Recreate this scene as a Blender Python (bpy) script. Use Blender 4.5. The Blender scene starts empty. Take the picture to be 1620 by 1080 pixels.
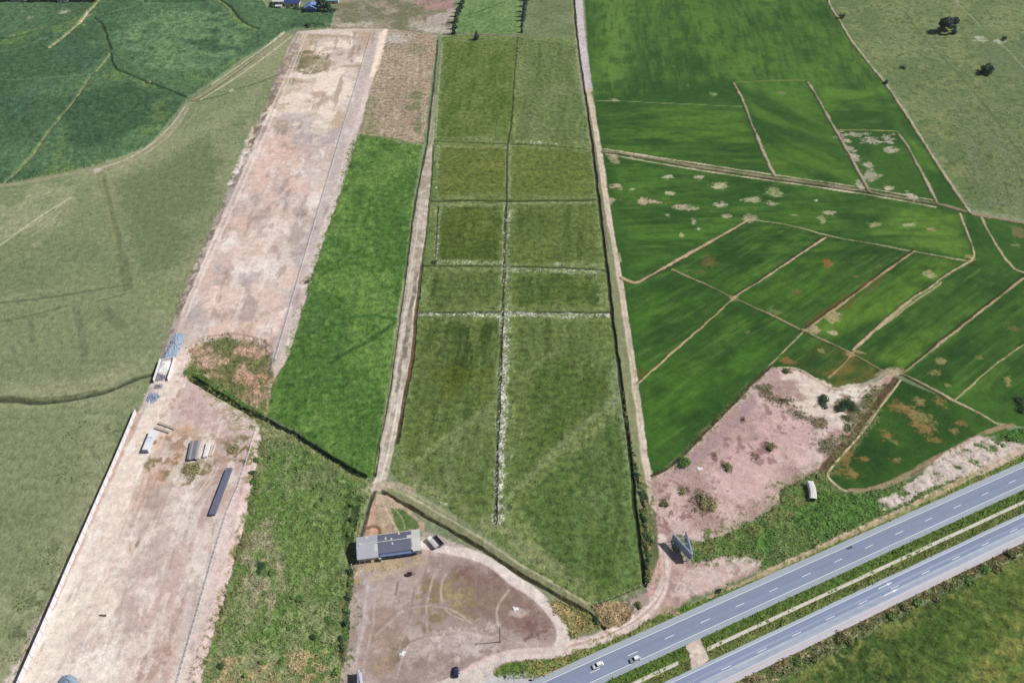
import bpy, bmesh, math, random
import numpy as np
from mathutils import Vector, Matrix
R = math.radians
random.seed(7)
rng = np.random.default_rng(11)
SC = bpy.context.scene
COL = SC.collection

# ---------------------------------------------------------------- camera
CAM_H, FPX = 312.0, 1400.0
PITCH = math.atan2(1290.0, FPX)                 # angle below the horizon
cam_d = bpy.data.cameras.new('camera')
cam_d.sensor_width = 36.0
cam_d.lens = 36.0 * 1400 / 1620
cam_d.clip_start = 1.0
cam_d.clip_end = 40000.0
cam = bpy.data.objects.new('camera', cam_d)
cam.location = (0, 0, CAM_H)
cam.rotation_euler = (math.pi / 2 - PITCH, 0, 0)
COL.objects.link(cam)
SC.camera = cam

# ---------------------------------------------------------------- light
SUN_EL, SUN_AZ = R(47), R(5)                    # azimuth from +x towards +y
wd = bpy.data.worlds.new('World')
SC.world = wd
wd.use_nodes = True
nt = wd.node_tree
bg = nt.nodes['Background']
sky = nt.nodes.new('ShaderNodeTexSky')
sky.sky_type = 'NISHITA'
sky.sun_disc = False
sky.sun_elevation = SUN_EL
sky.sun_rotation = math.pi / 2 - SUN_AZ
sky.dust_density = 2.0
nt.links.new(sky.outputs[0], bg.inputs[0])
bg.inputs[1].default_value = 0.055
sl = bpy.data.lights.new('sun', 'SUN')
sl.energy = 5.0
sl.angle = R(0.5)
sl.color = (1.0, 0.95, 0.88)
so = bpy.data.objects.new('sun', sl)
sd = Vector((math.cos(SUN_EL) * math.cos(SUN_AZ), math.cos(SUN_EL) * math.sin(SUN_AZ), math.sin(SUN_EL)))
so.rotation_euler = sd.to_track_quat('Z', 'Y').to_euler()
so.location = (300, 200, 400)
COL.objects.link(so)
vs = SC.view_settings
vs.view_transform = 'Standard'
vs.look = 'None'
vs.exposure = 0.08
vs.gamma = 1.0

# ---------------------------------------------------------------- helpers
ST, CT = math.sin(PITCH), math.cos(PITCH)
def G(x, y, z=0.0):
    """plan position of a point of the survey photograph, at height z"""
    u, v = x - 810.0, y - 540.0
    d = FPX * ST + v * CT
    k = (CAM_H - z) / d
    return (u * k, (FPX * CT - v * ST) * k)
def G3(x, y, z=0.0):
    a = G(x, y, z)
    return Vector((a[0], a[1], z))
WK = np.array([1.42, 1.38, 1.34])               # what a white ground returns under this sun and sky
def lin(c):
    c = np.asarray(c, float) / 255.0
    return np.where(c <= 0.04045, c / 12.92, ((c + 0.055) / 1.055) ** 2.4)
def A(r, g, b):
    """surface colour of a patch that looks r,g,b in full daylight"""
    if g > r * 1.04 and g > b: g *= 0.95
    return np.clip(lin((r, g, b)) / WK, 0.004, 0.86)

def tag(o, label, cat=None, kind=None, group=None):
    o['label'] = label
    if cat: o['category'] = cat
    if kind: o['kind'] = kind
    if group: o['group'] = group
    return o

# noise tables
TAB = [rng.random((256, 256)).astype(np.float32) for _ in range(6)]
def vn(x, y, seed=0):
    t = TAB[seed % 6]
    x = x + 37.3 * seed + 1000; y = y + 91.7 * seed + 1000
    xi = np.floor(x).astype(np.int32); yi = np.floor(y).astype(np.int32)
    fx = (x - xi).astype(np.float32); fy = (y - yi).astype(np.float32)
    fx = fx * fx * (3 - 2 * fx); fy = fy * fy * (3 - 2 * fy)
    a = xi & 255; b = yi & 255; a1 = (xi + 1) & 255; b1 = (yi + 1) & 255
    return (t[a, b] * (1 - fx) + t[a1, b] * fx) * (1 - fy) + (t[a, b1] * (1 - fx) + t[a1, b1] * fx) * fy
def fbm(x, y, scale, octs=4, seed=0, rough=0.5):
    s = 0; amp = 1; tot = 0; f = 1.0 / scale
    for i in range(octs):
        s = s + amp * vn(x * f, y * f, seed + i); tot += amp; amp *= rough; f *= 2.03
    return s / tot
def sst(a, b, x):
    t = np.clip((x - a) / (b - a), 0, 1)
    return t * t * (3 - 2 * t)

# ---------------------------------------------------------------- terrain grid
STEP = 1.25
vv = np.arange(1150, -46, -STEP)
uu = np.arange(-150, 1771, STEP)
dd = FPX * ST + (vv - 540) * CT
Yr = (CAM_H * (FPX * CT - (vv - 540) * ST) / dd)
Wr = CAM_H / dd
X = ((uu - 810)[None, :] * Wr[:, None]).astype(np.float32)
Y = np.repeat(Yr[:, None], len(uu), 1).astype(np.float32)
NR, NC = X.shape
colr = np.zeros((NR, NC, 3), np.float32)
hgt = np.zeros((NR, NC), np.float32)
zone = np.zeros((NR, NC), np.int8)
N = {}
N['xl'] = fbm(X, Y, 90, 3, 0)
N['l'] = fbm(X, Y, 34, 4, 1)
N['m'] = fbm(X, Y, 11, 4, 2)
N['s'] = fbm(X, Y, 3.4, 3, 3, 0.6)
N['f'] = fbm(X, Y, 1.3, 2, 4, 0.6)
N['wx'] = fbm(X, Y, 7, 4, 5, 0.6) - 0.5
N['wy'] = fbm(X, Y, 7, 4, 8, 0.6) - 0.5
N['g'] = 0.6 * fbm(X, Y, 0.8, 2, 2, 0.7) + 0.4 * rng.random((NR, NC)).astype(np.float32)
N['st'] = fbm(X / 3.0, Y, 1.6, 3, 3, 0.65)
DN = np.clip(0.5 + 1.5 * (0.45 * N['f'] + 0.55 * N['g'] - 0.5), 0, 1)
ZN = ['pasture', 'crop_field', 'dirt_lot', 'grass_field', 'field', 'rice_field', 'dirt_road', 'ditch', 'rough_grass', 'field_path']
ZI = {n: i for i, n in enumerate(ZN)}

def block(x0, x1, y0, y1):
    r0 = int(np.searchsorted(Yr, y0)); r1 = int(np.searchsorted(Yr, y1))
    r0 = max(r0 - 1, 0); r1 = min(r1 + 1, NR)
    if r1 - r0 < 1: return None
    wa, wb = Wr[r0], Wr[r1 - 1]
    a = min(x0 / wa, x0 / wb) + 810; b = max(x1 / wa, x1 / wb) + 810
    c0 = int((a - uu[0]) / STEP) - 1; c1 = int((b - uu[0]) / STEP) + 2
    c0 = max(c0, 0); c1 = min(c1, NC)
    if c1 - c0 < 1: return None
    return (slice(r0, r1), slice(c0, c1))
def seg_d(px, py, a, b):
    vx, vy = b[0] - a[0], b[1] - a[1]
    L2 = vx * vx + vy * vy + 1e-9
    t = np.clip(((px - a[0]) * vx + (py - a[1]) * vy) / L2, 0, 1)
    dx = px - a[0] - t * vx; dy = py - a[1] - t * vy
    side = np.sign(vx * dy - vy * dx)
    return np.sqrt(dx * dx + dy * dy), t, side
def W(pts): return [G(*p) for p in pts]
def poly(pts, amp=1.6, soft=0.8):
    """mask of a polygon given in photo coordinates: (block, mask, inside distance)"""
    P = W(pts)
    xs = [p[0] for p in P]; ys = [p[1] for p in P]
    B = block(min(xs) - 4, max(xs) + 4, min(ys) - 4, max(ys) + 4)
    px = X[B] + N['wx'][B] * amp * 2; py = Y[B] + N['wy'][B] * amp * 2
    ins = np.zeros(px.shape, bool); dm = np.full(px.shape, 1e9, np.float32)
    for i in range(len(P)):
        a, b = P[i], P[(i + 1) % len(P)]
        d, _, _ = seg_d(px, py, a, b)
        np.minimum(dm, d, out=dm)
        c = (a[1] > py) != (b[1] > py)
        xi = (b[0] - a[0]) * (py - a[1]) / ((b[1] - a[1]) if abs(b[1] - a[1]) > 1e-6 else 1e-6) + a[0]
        ins ^= c & (px < xi)
    sdm = np.where(ins, dm, -dm)
    return B, sst(-soft / 2, soft / 2, sdm), sdm
def smooth(pts, k=4):
    if len(pts) < 3: return pts
    out = []
    P = [np.array(p[:2], float) for p in pts]
    P = [2 * P[0] - P[1]] + P + [2 * P[-1] - P[-2]]
    for i in range(1, len(P) - 2):
        for j in range(k):
            t = j / k
            out.append(tuple(0.5 * (2 * P[i] + (P[i + 1] - P[i - 1]) * t + (2 * P[i - 1] - 5 * P[i] + 4 * P[i + 1] - P[i + 2]) * t * t + (3 * P[i] - P[i - 1] - 3 * P[i + 1] + P[i + 2]) * t ** 3)))
    out.append(tuple(P[-2]))
    return out
def lines(pts, w, amp=0.5, soft=0.5, sm=True, off=0.0, wob=0.35):
    """yields (block, mask) covering a ribbon w metres wide along a path; off shifts it to the right-hand side"""
    if sm: pts = smooth(pts)
    P = W(pts)
    xs = [p[0] for p in P]; ys = [p[1] for p in P]
    m = w + abs(off) + amp * 2 + soft + 1
    # chunk the path so that the blocks stay small
    res = []; acc = np.zeros((NR, NC), np.float32)
    for k in range(0, len(P) - 1, 6):
        Q = P[k:k + 7]
        B = block(min(q[0] for q in Q) - m, max(q[0] for q in Q) + m, min(q[1] for q in Q) - m, max(q[1] for q in Q) + m)
        if B is None: continue
        px = X[B] + N['wx'][B] * amp * 2; py = Y[B] + N['wy'][B] * amp * 2
        dm = np.full(px.shape, 1e9, np.float32)
        for i in range(len(Q) - 1):
            d, t, s = seg_d(px, py, Q[i], Q[i + 1])
            if off: d = np.abs(-d * s - off)
            np.minimum(dm, d, out=dm)
        ww = w * (1 + wob * (N['m'][B] - 0.5) * 2)
        mk = sst(ww / 2 + soft / 2, ww / 2 - soft / 2, dm).astype(np.float32)
        old = acc[B].copy(); new = np.maximum(old, mk); acc[B] = new
        res.append((B, (new - old) / (1 - old + 1e-5), new - old))
    return res
def put(B, m, c, zn=None, thr=0.5):
    colr[B] = colr[B] * (1 - m[..., None]) + np.asarray(c, np.float32) * m[..., None]
    if zn is not None: zone[B] = np.where(m > thr, ZI[zn], zone[B])
def mixc(a, b, t): return np.asarray(a) * (1 - t[..., None]) + np.asarray(b) * t[..., None]
def road(pts, w, c, zn=None, amp=0.5, soft=0.5, k=1.0, sm=True, off=0.0, dz=None, br=0.0, wob=0.35):
    for B, m, inc in lines(pts, w, amp, soft, sm, off, wob):
        m = m * k
        if br: m = m * sst(br - 0.12, br + 0.12, N['s'][B] * 0.6 + N['m'][B] * 0.4)
        cc = np.asarray(c)[None, None, :] * (0.86 + 0.28 * N['s'][B][..., None])
        put(B, m, cc, zn)
        if dz is not None: hgt[B] = hgt[B] + inc * dz
def area(pts, c1, c2=None, zn=None, amp=1.6, soft=0.8, n='l', lo=0.35, hi=0.65, var=0.25, k=1.0, h=None, hn=0.0, hk='s'):
    B, m, s = poly(pts, amp, soft * 1.8)
    m = sst(.25, .75, m + (DN[B] - .5) * .9 * (4 * m * (1 - m))) * k
    t = sst(lo - .04, hi + .04, N[n][B]); t = np.clip(t + (DN[B] - .5) * .5, 0, 1)
    c = mixc(c1, c2 if c2 is not None else c1, t) * (1 - var * .75 + var * 1.5 * (0.3 * N['m'][B] + 0.35 * N['s'][B] + .35 * DN[B]))[..., None]
    put(B, m, c, zn)
    if h is not None: hgt[B] = hgt[B] * (1 - m) + m * (h + hn * (N[hk][B] - 0.5) * 2)
    return B, m, s
def tint(pts, c, n='m', lo=0.45, hi=0.6, k=1.0, amp=3, soft=4, var=0.2, zn=None, rot=None, st=(1, 1), scale=10, seed=0, dz=0, spk=1.1):
    """noisy wash of colour c inside a polygon"""
    B, m, s = poly(pts, amp, soft)
    if rot is not None:
        ca, sa = math.cos(rot), math.sin(rot)
        nn = fbm((X[B] * ca + Y[B] * sa) / st[0], (-X[B] * sa + Y[B] * ca) / st[1], scale, 4, seed)
    else: nn = N[n][B]
    m = m * sst(lo - .05, hi + .05, nn)
    m = np.clip(m, 0, 1) * k if spk == 0 else sst(.12, .88, m + (DN[B] - .5) * spk * np.minimum(1, 5 * m * (1.15 - m))) * k
    put(B, m, np.asarray(c)[None, None] * (1 - var / 2 + var * (.5 * N['s'][B] + .5 * DN[B]))[..., None], zn)
    if dz: hgt[B] += m * dz
def blob(x, y, rx, ry, c, k=1.0, rot=0, rag=0.9, zn=None, dz=0, n='s', var=0.3):
    """one ragged patch; radii in photo pixels"""
    gx, gy = G(x, y)
    mx = (FPX * ST + (y - 540) * CT); sx = CAM_H / mx
    sy = abs(G(x, y + 1)[1] - gy)
    ax, ay = rx * sx, ry * sy
    rr = max(ax, ay) * 2.0
    B = block(gx - rr, gx + rr, gy - rr, gy + rr)
    if B is None: return
    dx, dy = X[B] - gx, Y[B] - gy
    ca, sa = math.cos(rot), math.sin(rot)
    e = np.sqrt(((dx * ca + dy * sa) / ax) ** 2 + ((-dx * sa + dy * ca) / ay) ** 2)
    e = e + rag * ((N['m'][B] - 0.5) * 1.2 + (N[n][B] - 0.5) * 1.2)
    m = np.clip((1.3 - e) / .8, 0, 1)
    m = sst(.2, 1.05, m + (.6 * DN[B] + .4 * N['st'][B] - .5) * 2.1 * np.minimum(1, 4 * m)) * k * (.6 + .55 * N['s'][B])
    m = np.clip(m, 0, 1)
    put(B, m, np.asarray(c)[None, None] * (1 - var / 2 + var * DN[B])[..., None], zn)
    if dz: hgt[B] += m * dz
# ================================================================ GROUND COVER
# pasture everywhere first
t = sst(0.36, 0.64, N['l'])
colr[:] = mixc(A(118, 138, 98), A(136, 152, 112), t) * (0.88 + 0.24 * (0.5 * N['m'] + 0.5 * N['s']))[..., None]
hgt[:] = 0.10 * (N['s'] - 0.5) + 0.16 * (N['f'] - 0.5)

# ---- left pasture
LP = [(-160, 300), (0, 293), (145, 265), (255, 212), (310, 157), (455, 55), (470, 55), (395, 240), (300, 450), (245, 600), (20, 1090), (-160, 1160)]
area(LP, A(130, 148, 102), A(148, 160, 116), None, 2, 2, 'l', 0.4, 0.62, 0.22)
tint([(180, 285), (260, 255), (345, 200), (395, 190), (330, 340), (290, 420), (215, 440), (195, 370)], A(104, 127, 84), 'l', 0.2, 0.5, 0.8, 5, 26)
tint([(-150, 400), (40, 380), (170, 345), (200, 445), (100, 460), (-150, 480)], A(112, 133, 90), 'l', 0.3, 0.55, 0.75, 5, 20)
tint([(-150, 500), (120, 480), (225, 480), (255, 550), (120, 600), (-150, 620)], A(118, 137, 96), 'l', 0.3, 0.6, 0.7, 5, 20)
tint([(-150, 640), (120, 640), (140, 760), (60, 900), (-150, 1000)], A(124, 140, 94), 'l', 0.35, 0.6, 0.7, 5, 20)
tint([(-150, 760), (90, 800), (30, 1000), (-150, 1100)], A(112, 130, 82), 'm', 0.45, 0.62, 0.5, 5, 20)
tint([(0, 300), (140, 268), (110, 340), (60, 400), (-150, 420), (-150, 310)], A(164, 166, 132), 'm', 0.4, 0.7, 0.55, 4, 14)
tint([(220, 480), (300, 420), (330, 330), (360, 300), (290, 480), (250, 570)], A(136, 152, 98), 'm', 0.4, 0.6, 0.6, 3, 6)
tint([(90, 610), (200, 600), (215, 640), (180, 720), (130, 900), (60, 960), (150, 720)], A(140, 150, 112), 's', 0.5, 0.7, 0.6, 3, 8)
tint([(20, 990), (60, 930), (100, 830), (70, 1000), (30, 1060)], A(96, 112, 74), 's', 0.5, 0.6, 0.7, 3, 6)
tint([(110, 640), (210, 650), (190, 700), (120, 760)], A(108, 128, 84), 's', 0.5, 0.65, 0.5, 3, 6)
tint([(330, 180), (400, 140), (430, 90), (440, 110), (400, 230), (345, 300)], A(150, 162, 118), 'm', 0.42, 0.62, 0.6, 3, 8)
for L, w, c, k in (
    ([(160, 275), (168, 310), (180, 360), (192, 405), (203, 455)], 5, (108, 124, 82), .75),
    ([(158, 275), (174, 350), (186, 400)], 2, (150, 160, 108), .6),
    ([(-150, 494), (0, 479), (100, 467), (203, 450)], 1.8, (96, 112, 80), .8),
    ([(-150, 530), (0, 509), (100, 486), (150, 476), (207, 462)], 2, (104, 118, 82), .7),
    ([(100, 488), (150, 475), (205, 460)], 2.0, (160, 160, 120), .5),
    ([(48, 500), (52, 540)], 3, (104, 118, 84), .5), ([(120, 485), (128, 520), (132, 560)], 4, (104, 118, 84), .5),
    ([(165, 490), (190, 515)], 7, (108, 122, 86), .6),
    ([(0, 388), (50, 352), (112, 312)], 1.1, (205, 200, 172), .8), ([(0, 380), (70, 345), (95, 325)], 1.0, (190, 188, 158), .5),
    ([(40, 378), (75, 356), (100, 330)], 1.0, (190, 188, 158), .5), ([(50, 315), (78, 304)], 1.0, (200, 192, 168), .5), ([(0, 362), (30, 350)], .8, (190, 188, 158), .5),
    ([(-150, 652), (0, 643), (80, 642)], 3, (162, 160, 120), .35), ([(90, 607), (160, 598), (180, 590)], 1.5, (168, 170, 130), .4),
    ([(215, 650), (150, 790), (60, 985), (10, 1090)], 1.0, (150, 158, 108), .6)):
    road(L, w, A(*c), None, .5, 1.2, k)
road([(-150, 630), (0, 632), (60, 636), (110, 631), (150, 623), (185, 612), (215, 598), (243, 591)], 2.6, A(70, 84, 58), 'ditch', .5, 1.2, .95, dz=-1.0, wob=.6)
road([(-150, 624), (0, 627), (60, 630), (110, 626), (150, 618)], 1.6, A(104, 116, 78), None, .6, 1.0, .8)

# ---- tall crop, top left
CROPV = 1
CROP = [(-160, 305), (-60, 298), (0, 291), (40, 284), (60, 280), (145, 262), (190, 250), (235, 230), (255, 210), (270, 190), (290, 165), (298, 155), (335, 130), (380, 97), (420, 72), (450, 52), (470, 44), (523, 44), (533, 14), (424, 13), (415, 2), (418, -45), (-160, -45)]
area(CROP, A(68, 104, 66), A(88, 126, 80), 'crop_field', 1.6, 1.2, 'l', 0.36, 0.66, 0.34, h=1.0, hn=0.6, hk='s')
tint([(185, 60), (240, 20), (350, 10), (400, 40), (390, 90), (320, 125), (240, 110), (190, 95)], A(112, 150, 98), 'm', 0.3, 0.62, 0.85, 5, 14, spk=.5)
tint([(-150, 60), (120, 50), (160, 90), (140, 115), (-150, 130)], A(60, 98, 76), 'l', 0.3, 0.6, 0.6, 5, 14)
tint([(-150, 5), (130, 5), (100, 40), (-150, 70)], A(84, 118, 84), 'm', 0.4, 0.6, 0.6, 5, 14)
tint([(-150, 130), (120, 125), (60, 220), (-150, 250)], A(66, 104, 78), 'm', 0.4, 0.7, 0.6, 5, 14)
tint([(90, 160), (200, 130), (260, 150), (230, 200), (120, 240)], A(50, 86, 54), 'l', 0.25, 0.5, 0.7, 5, 18, spk=.4)
for P in ([(70, 280), (100, 210), (105, 235), (95, 262), (140, 262), (140, 255), (190, 240), (160, 262), (100, 275)], [(220, 200), (250, 160), (285, 150), (282, 170), (250, 208), (225, 225)], [(145, 122), (180, 112), (240, 132), (260, 145), (200, 132), (165, 126)],
          [(190, 95), (200, 110), (250, 122), (300, 145), (330, 128), (395, 85), (330, 115), (280, 128), (230, 112)], [(-100, 75), (0, 62), (40, 50), (90, 45), (40, 68), (0, 75)], [(80, 50), (110, 30), (150, 20), (135, 45), (95, 62)], [(353, 12), (362, 20), (380, 38), (405, 48), (398, 55), (372, 38)]):
    tint(P, A(110, 142, 72), 'm', 0.28, 0.62, 0.6, 3, 9, .3, spk=.5)
for L, w, c, k, dz in (
    ([(165, -10), (158, 2), (140, 20), (125, 38), (100, 60), (80, 76)], 3.2, (176, 172, 118), .8, -1.3),
    ([(142, 17), (128, 36)], 2.6, (214, 194, 164), .9, -.3), ([(146, 24), (138, 27)], 3, (214, 190, 160), .7, 0),
    ([(175, 86), (165, 100), (153, 114)], 1.6, (150, 160, 100), .9, -.8),
    ([(143, 122), (125, 150), (100, 182), (75, 213), (50, 248), (28, 272), (10, 288)], 2.2, (128, 142, 92), .9, -1.2),
    ([(75, 214), (55, 243), (45, 258)], 1.2, (160, 160, 110), .6, 0),
    ([(-150, 134), (0, 128), (60, 125), (148, 118)], 1.8, (112, 140, 102), .8, -.8),
    ([(-120, 92), (0, 84), (40, 75), (60, 66), (85, 58), (110, 52)], 1.3, (130, 158, 108), .6, 0),
    ([(-100, 80), (0, 66), (20, 60), (50, 50), (115, 34), (122, 30)], 1.2, (136, 156, 100), .6, 0),
    ([(150, 27), (180, 20), (225, 10), (240, 3), (245, -20)], 1.4, (120, 152, 104), .7, 0),
    ([(178, 80), (195, 62), (230, 20), (243, -5)], 1.5, (112, 140, 98), .5, 0),
    ([(345, 2), (360, 12), (372, 30), (388, 38), (405, 50)], 2.0, (132, 150, 78), .8, 0)):
    road(L, w, A(*c), None, .5, .8, k, dz=dz)
blob(103, 20, 10, 3, A(196, 182, 160), .9, .25, .5, None, -1.2); blob(49, 30, 6, 3, A(190, 178, 150), .9, .2, .5, None, -1.2)
blob(233, 132, 8, 3, A(200, 186, 160), .9, .3, .4, None, -1.2); blob(305, 75, 5, 1.5, A(190, 190, 150), .5)
# ditches cut through the crop
for L in ([(150, 30), (160, 38), (167, 52), (172, 70), (176, 80)], [(176, 88), (178, 100), (186, 111), (205, 119), (225, 128), (250, 137), (275, 147), (296, 156)], [(65, 48), (90, 39), (115, 31)], [(0, 63), (12, 62), (40, 56), (62, 48)], [(165, 24), (200, 17), (222, 10)],
          [(348, 0), (366, 14), (380, 32), (400, 44), (410, 47)], [(460, 41), (490, 39), (520, 42)], [(230, 4), (300, 4), (335, 2)]):
    road(L, 2.0, A(50, 72, 46), 'ditch', .4, .8, .9, dz=-1.0, wob=.5)

tint(CROP, A(104, 142, 98), 's', .54, .68, .45, 2, 6, .3); tint(CROP, A(46, 78, 50), 's', .56, .68, .45, 2, 6, .3)
# bank and track between crop and pasture
for L, w, c, k in (
    ([(456, 54), (420, 82), (380, 110), (345, 133), (312, 156), (296, 166), (288, 178), (276, 196), (262, 214), (246, 228), (222, 244), (195, 258), (160, 266), (120, 272), (70, 283), (30, 290), (-20, 296), (-160, 310)], 4.0, (156, 152, 122), .9),
    ([(462, 57), (425, 86), (385, 115), (350, 138), (318, 157)], 1.4, (202, 194, 166), .9), ([(450, 52), (414, 79), (375, 106), (335, 134)], 1.1, (206, 196, 172), .9),
    ([(292, 170), (278, 190), (262, 208), (240, 228), (215, 244), (190, 256), (152, 268)], 1.2, (204, 190, 176), .85),
    ([(298, 172), (280, 200), (262, 220), (235, 240), (205, 258), (175, 270)], .9, (184, 180, 152), .8)):
    road(L, w, A(*c), 'field_path' if w > 3 else None, .5, .8, k)
road([(310, 160), (345, 152), (370, 142), (400, 133), (440, 118)], 1.6, A(86, 98, 68), 'ditch', .5, .8, .9, dz=-.8)
road([(300, 160), (310, 158), (330, 146), (360, 125), (405, 92)], 1.3, A(92, 96, 66), None, .5, .8, .8, dz=-.4)
blob(367, 143, 4, 2, A(205, 200, 176), .9); blob(155, 270, 6, 5, A(206, 192, 180), .9); blob(160, 280, 3, 6, A(186, 182, 156), .7)
road([(340, 160), (310, 180), (290, 200)], 1.2, A(164, 168, 134), None, .5, 1, .6)

# ---- ground at the top, behind the strip
area([(530, 20), (540, -45), (722, -45), (718, 52), (610, 50), (525, 46)], A(122, 128, 92), A(160, 148, 130), None, 1.5, 2, 'm', .4, .66, .25)
tint([(640, -45), (722, -45), (718, 18), (660, 16)], A(172, 138, 132), 'm', .3, .5, .9, 2, 4)
tint([(645, 40), (720, 12), (718, 52), (690, 52)], A(186, 172, 162), 'm', .3, .55, .8, 2, 5)
blob(548, 40, 24, 4, A(200, 184, 168)); blob(580, 38, 14, 7, A(190, 182, 172)); blob(690, 48, 34, 5, A(196, 188, 176))
blob(582, 14, 10, 5, A(84, 104, 70), .8); blob(600, 30, 30, 7, A(122, 130, 92), .6)
road([(523, 46), (560, 47), (610, 50), (660, 52), (725, 54), (830, 56)], 1.3, A(98, 88, 72), 'ditch', .5, .8, .8, dz=-.5)
area([(727, -45), (826, -45), (825, 54), (722, 53)], A(104, 142, 78), A(118, 150, 88), 'grass_field', 1, 1, 'm', .4, .6, .22)
road([(742, 22), (760, 18), (782, 9), (800, 4)], 2, A(72, 98, 56), None, .6, 1, .7); road([(742, 28), (780, 18)], 1.5, A(88, 112, 64), None, .6, 1, .6)
area([(829, -45), (908, -45), (915, 60), (826, 58)], A(110, 130, 84), A(122, 140, 96), None, 1, 2, 'm', .4, .6, .22)

# ---- fallow plot and bright field right of the strip
area([(600, 45), (692, 54), (669, 232), (640, 222), (600, 215), (566, 212), (580, 130)], A(164, 146, 124), A(178, 160, 138), 'field', 1.2, 1.6, 'm', .35, .65, .2)
blob(625, 60, 26, 8, A(192, 184, 176)); blob(655, 78, 18, 8, A(126, 128, 96), .75, 0, 1.1); tint([(630, 150), (670, 140), (665, 215), (640, 190)], A(116, 130, 84), 'm', .38, .55, .85, 2, 4)
tint([(570, 150), (600, 150), (600, 214), (568, 210)], A(134, 134, 100), 'm', .4, .6, .7, 2, 4); blob(668, 100, 6, 40, A(160, 138, 120), .6)
for k in range(9):
    x0 = 596 + k * 10
    road([(x0, 75), (x0 - 7, 205)], .7, A(140, 124, 102), None, .4, .8, .45, sm=False)
BG = [(571, 213), (600, 217), (640, 228), (669, 230), (656, 300), (648, 360), (640, 430), (628, 500), (615, 600), (600, 700), (590, 757), (577, 756), (480, 690), (412, 652), (424, 605), (452, 575), (470, 520), (490, 450), (505, 400), (530, 330), (556, 240)]
area(BG, A(76, 118, 48), A(100, 141, 63), 'grass_field', 1.2, 1.4, 'm', .34, .68, .36, h=.25, hn=.45)
tint(BG, A(106, 144, 66), 'm', .52, .7, .6, 3, 6, .3)
tint(BG, A(56, 96, 38), 's', .56, .7, .4, 2, 5, .3); tint(BG, A(112, 146, 74), 's', .6, .74, .5, 2, 5, .3)
tint([(460, 560), (490, 460), (530, 470), (560, 540), (520, 620), (450, 640)], A(60, 104, 48), 'm', .34, .56, .6, 3, 8, .3)
tint([(590, 320), (640, 290), (630, 420), (590, 420)], A(54, 98, 38), 'm', .4, .6, .55, 3, 8)
tint([(500, 640), (600, 600), (590, 750), (560, 740)], A(66, 110, 42), 'm', .4, .6, .5, 3, 8)
tint([(430, 640), (520, 600), (560, 640), (560, 720), (500, 690)], A(92, 134, 56), 's', .45, .65, .5, 3, 8)
road([(588, 300), (572, 340), (562, 380), (555, 400)], 3, A(104, 146, 62), None, 1, 2, .7)
road([(515, 580), (550, 556), (585, 540), (625, 510)], 2, A(40, 84, 34), None, .8, 1.6, .7, dz=-.2)
road([(508, 398), (530, 402), (550, 406)], 1.4, A(36, 80, 34), None, .8, 1, .6); road([(545, 330), (580, 340), (612, 345), (640, 352)], 1, A(60, 100, 40), None, .8, 1, .4)
road([(540, 505), (580, 500), (632, 506)], 2.2, A(42, 92, 40), None, .8, 1.4, .6)
for x, y, a, b in ((487, 674, 3, 2), (500, 690, 4, 3), (530, 703, 4, 2), (470, 660, 3, 2), (516, 578, 5, 3), (585, 217, 5, 4)):
    blob(x, y, a, b, A(30, 66, 26) if y > 600 else A(96, 140, 66), .8, 0, .6, None, .3)

# ---- the raised dirt strip
STRIP = [(470, 50), (523, 46), (612, 46), (604, 80), (592, 118), (572, 190), (556, 238), (530, 328), (506, 398), (489, 448), (470, 518), (454, 572), (432, 602), (420, 655), (412, 700), (400, 760), (388, 820), (372, 880), (352, 960), (330, 1040), (312, 1160), (-14, 1160), (20, 1080), (110, 885), (214, 658), (244, 602), (262, 555), (276, 500), (310, 418), (342, 345), (396, 232), (408, 198), (432, 138), (455, 78)]
B, m, s = poly(STRIP, 1.1, 1.0)
put(B, m, mixc(A(200, 181, 172), A(219, 203, 192), sst(.36, .64, N['l'][B])) * (.9 + .2 * N['s'][B][..., None]), 'dirt_lot')
hgt[B] = hgt[B] * (1 - m) + m * (np.clip(s / 3.5, 0, 1) * 0.9 + .1 * (N['s'][B] - .5) + .08 * (N['f'][B] - .5))
SROT = math.radians(90)                          # the strip's own direction on the plan
def stint(P, c, lo=.45, hi=.58, k=.9, sc=14, seed=1, st=(2.6, 1), amp=3, soft=5, var=.16, rot=SROT):
    tint(P, A(*c), 'm', lo, hi, k, amp, soft, var, None, rot, st, sc, seed)
S_TOP = [(470, 55), (600, 50), (560, 210), (400, 220), (450, 90)]
S_MID = [(400, 200), (562, 205), (500, 400), (455, 560), (290, 520), (320, 400)]
S_LOW = [(215, 660), (300, 600), (400, 670), (390, 800), (330, 1100), (0, 1100), (110, 880)]
stint(S_TOP, (192, 170, 140), .46, .6, .8, 16, 2); stint(S_TOP, (238, 222, 208), .52, .62, .95, 20, 3, (1, 1)); stint(S_TOP, (170, 150, 130), .6, .7, .7, 8, 4, (1, 2))
tint([(460, 80), (520, 84), (520, 115), (480, 120), (455, 108)], A(112, 112, 70), 's', .36, .52, .9, 2, 4)
blob(495, 98, 26, 7, A(106, 110, 64), .9, 0, 1.1); blob(520, 104, 14, 5, A(112, 112, 70), .8, 0, 1.1); blob(462, 135, 9, 12, A(120, 118, 80), .85, 0, 1.1); blob(505, 152, 12, 6, A(150, 126, 104), .8, 0, 1.1); blob(540, 88, 8, 5, A(146, 124, 96), .8, 0, 1); blob(495, 118, 9, 3, A(112, 112, 70), .8)
blob(500, 60, 30, 6, A(172, 150, 120), .6); blob(430, 160, 8, 12, A(134, 120, 100), .7, 0, 1)
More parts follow.
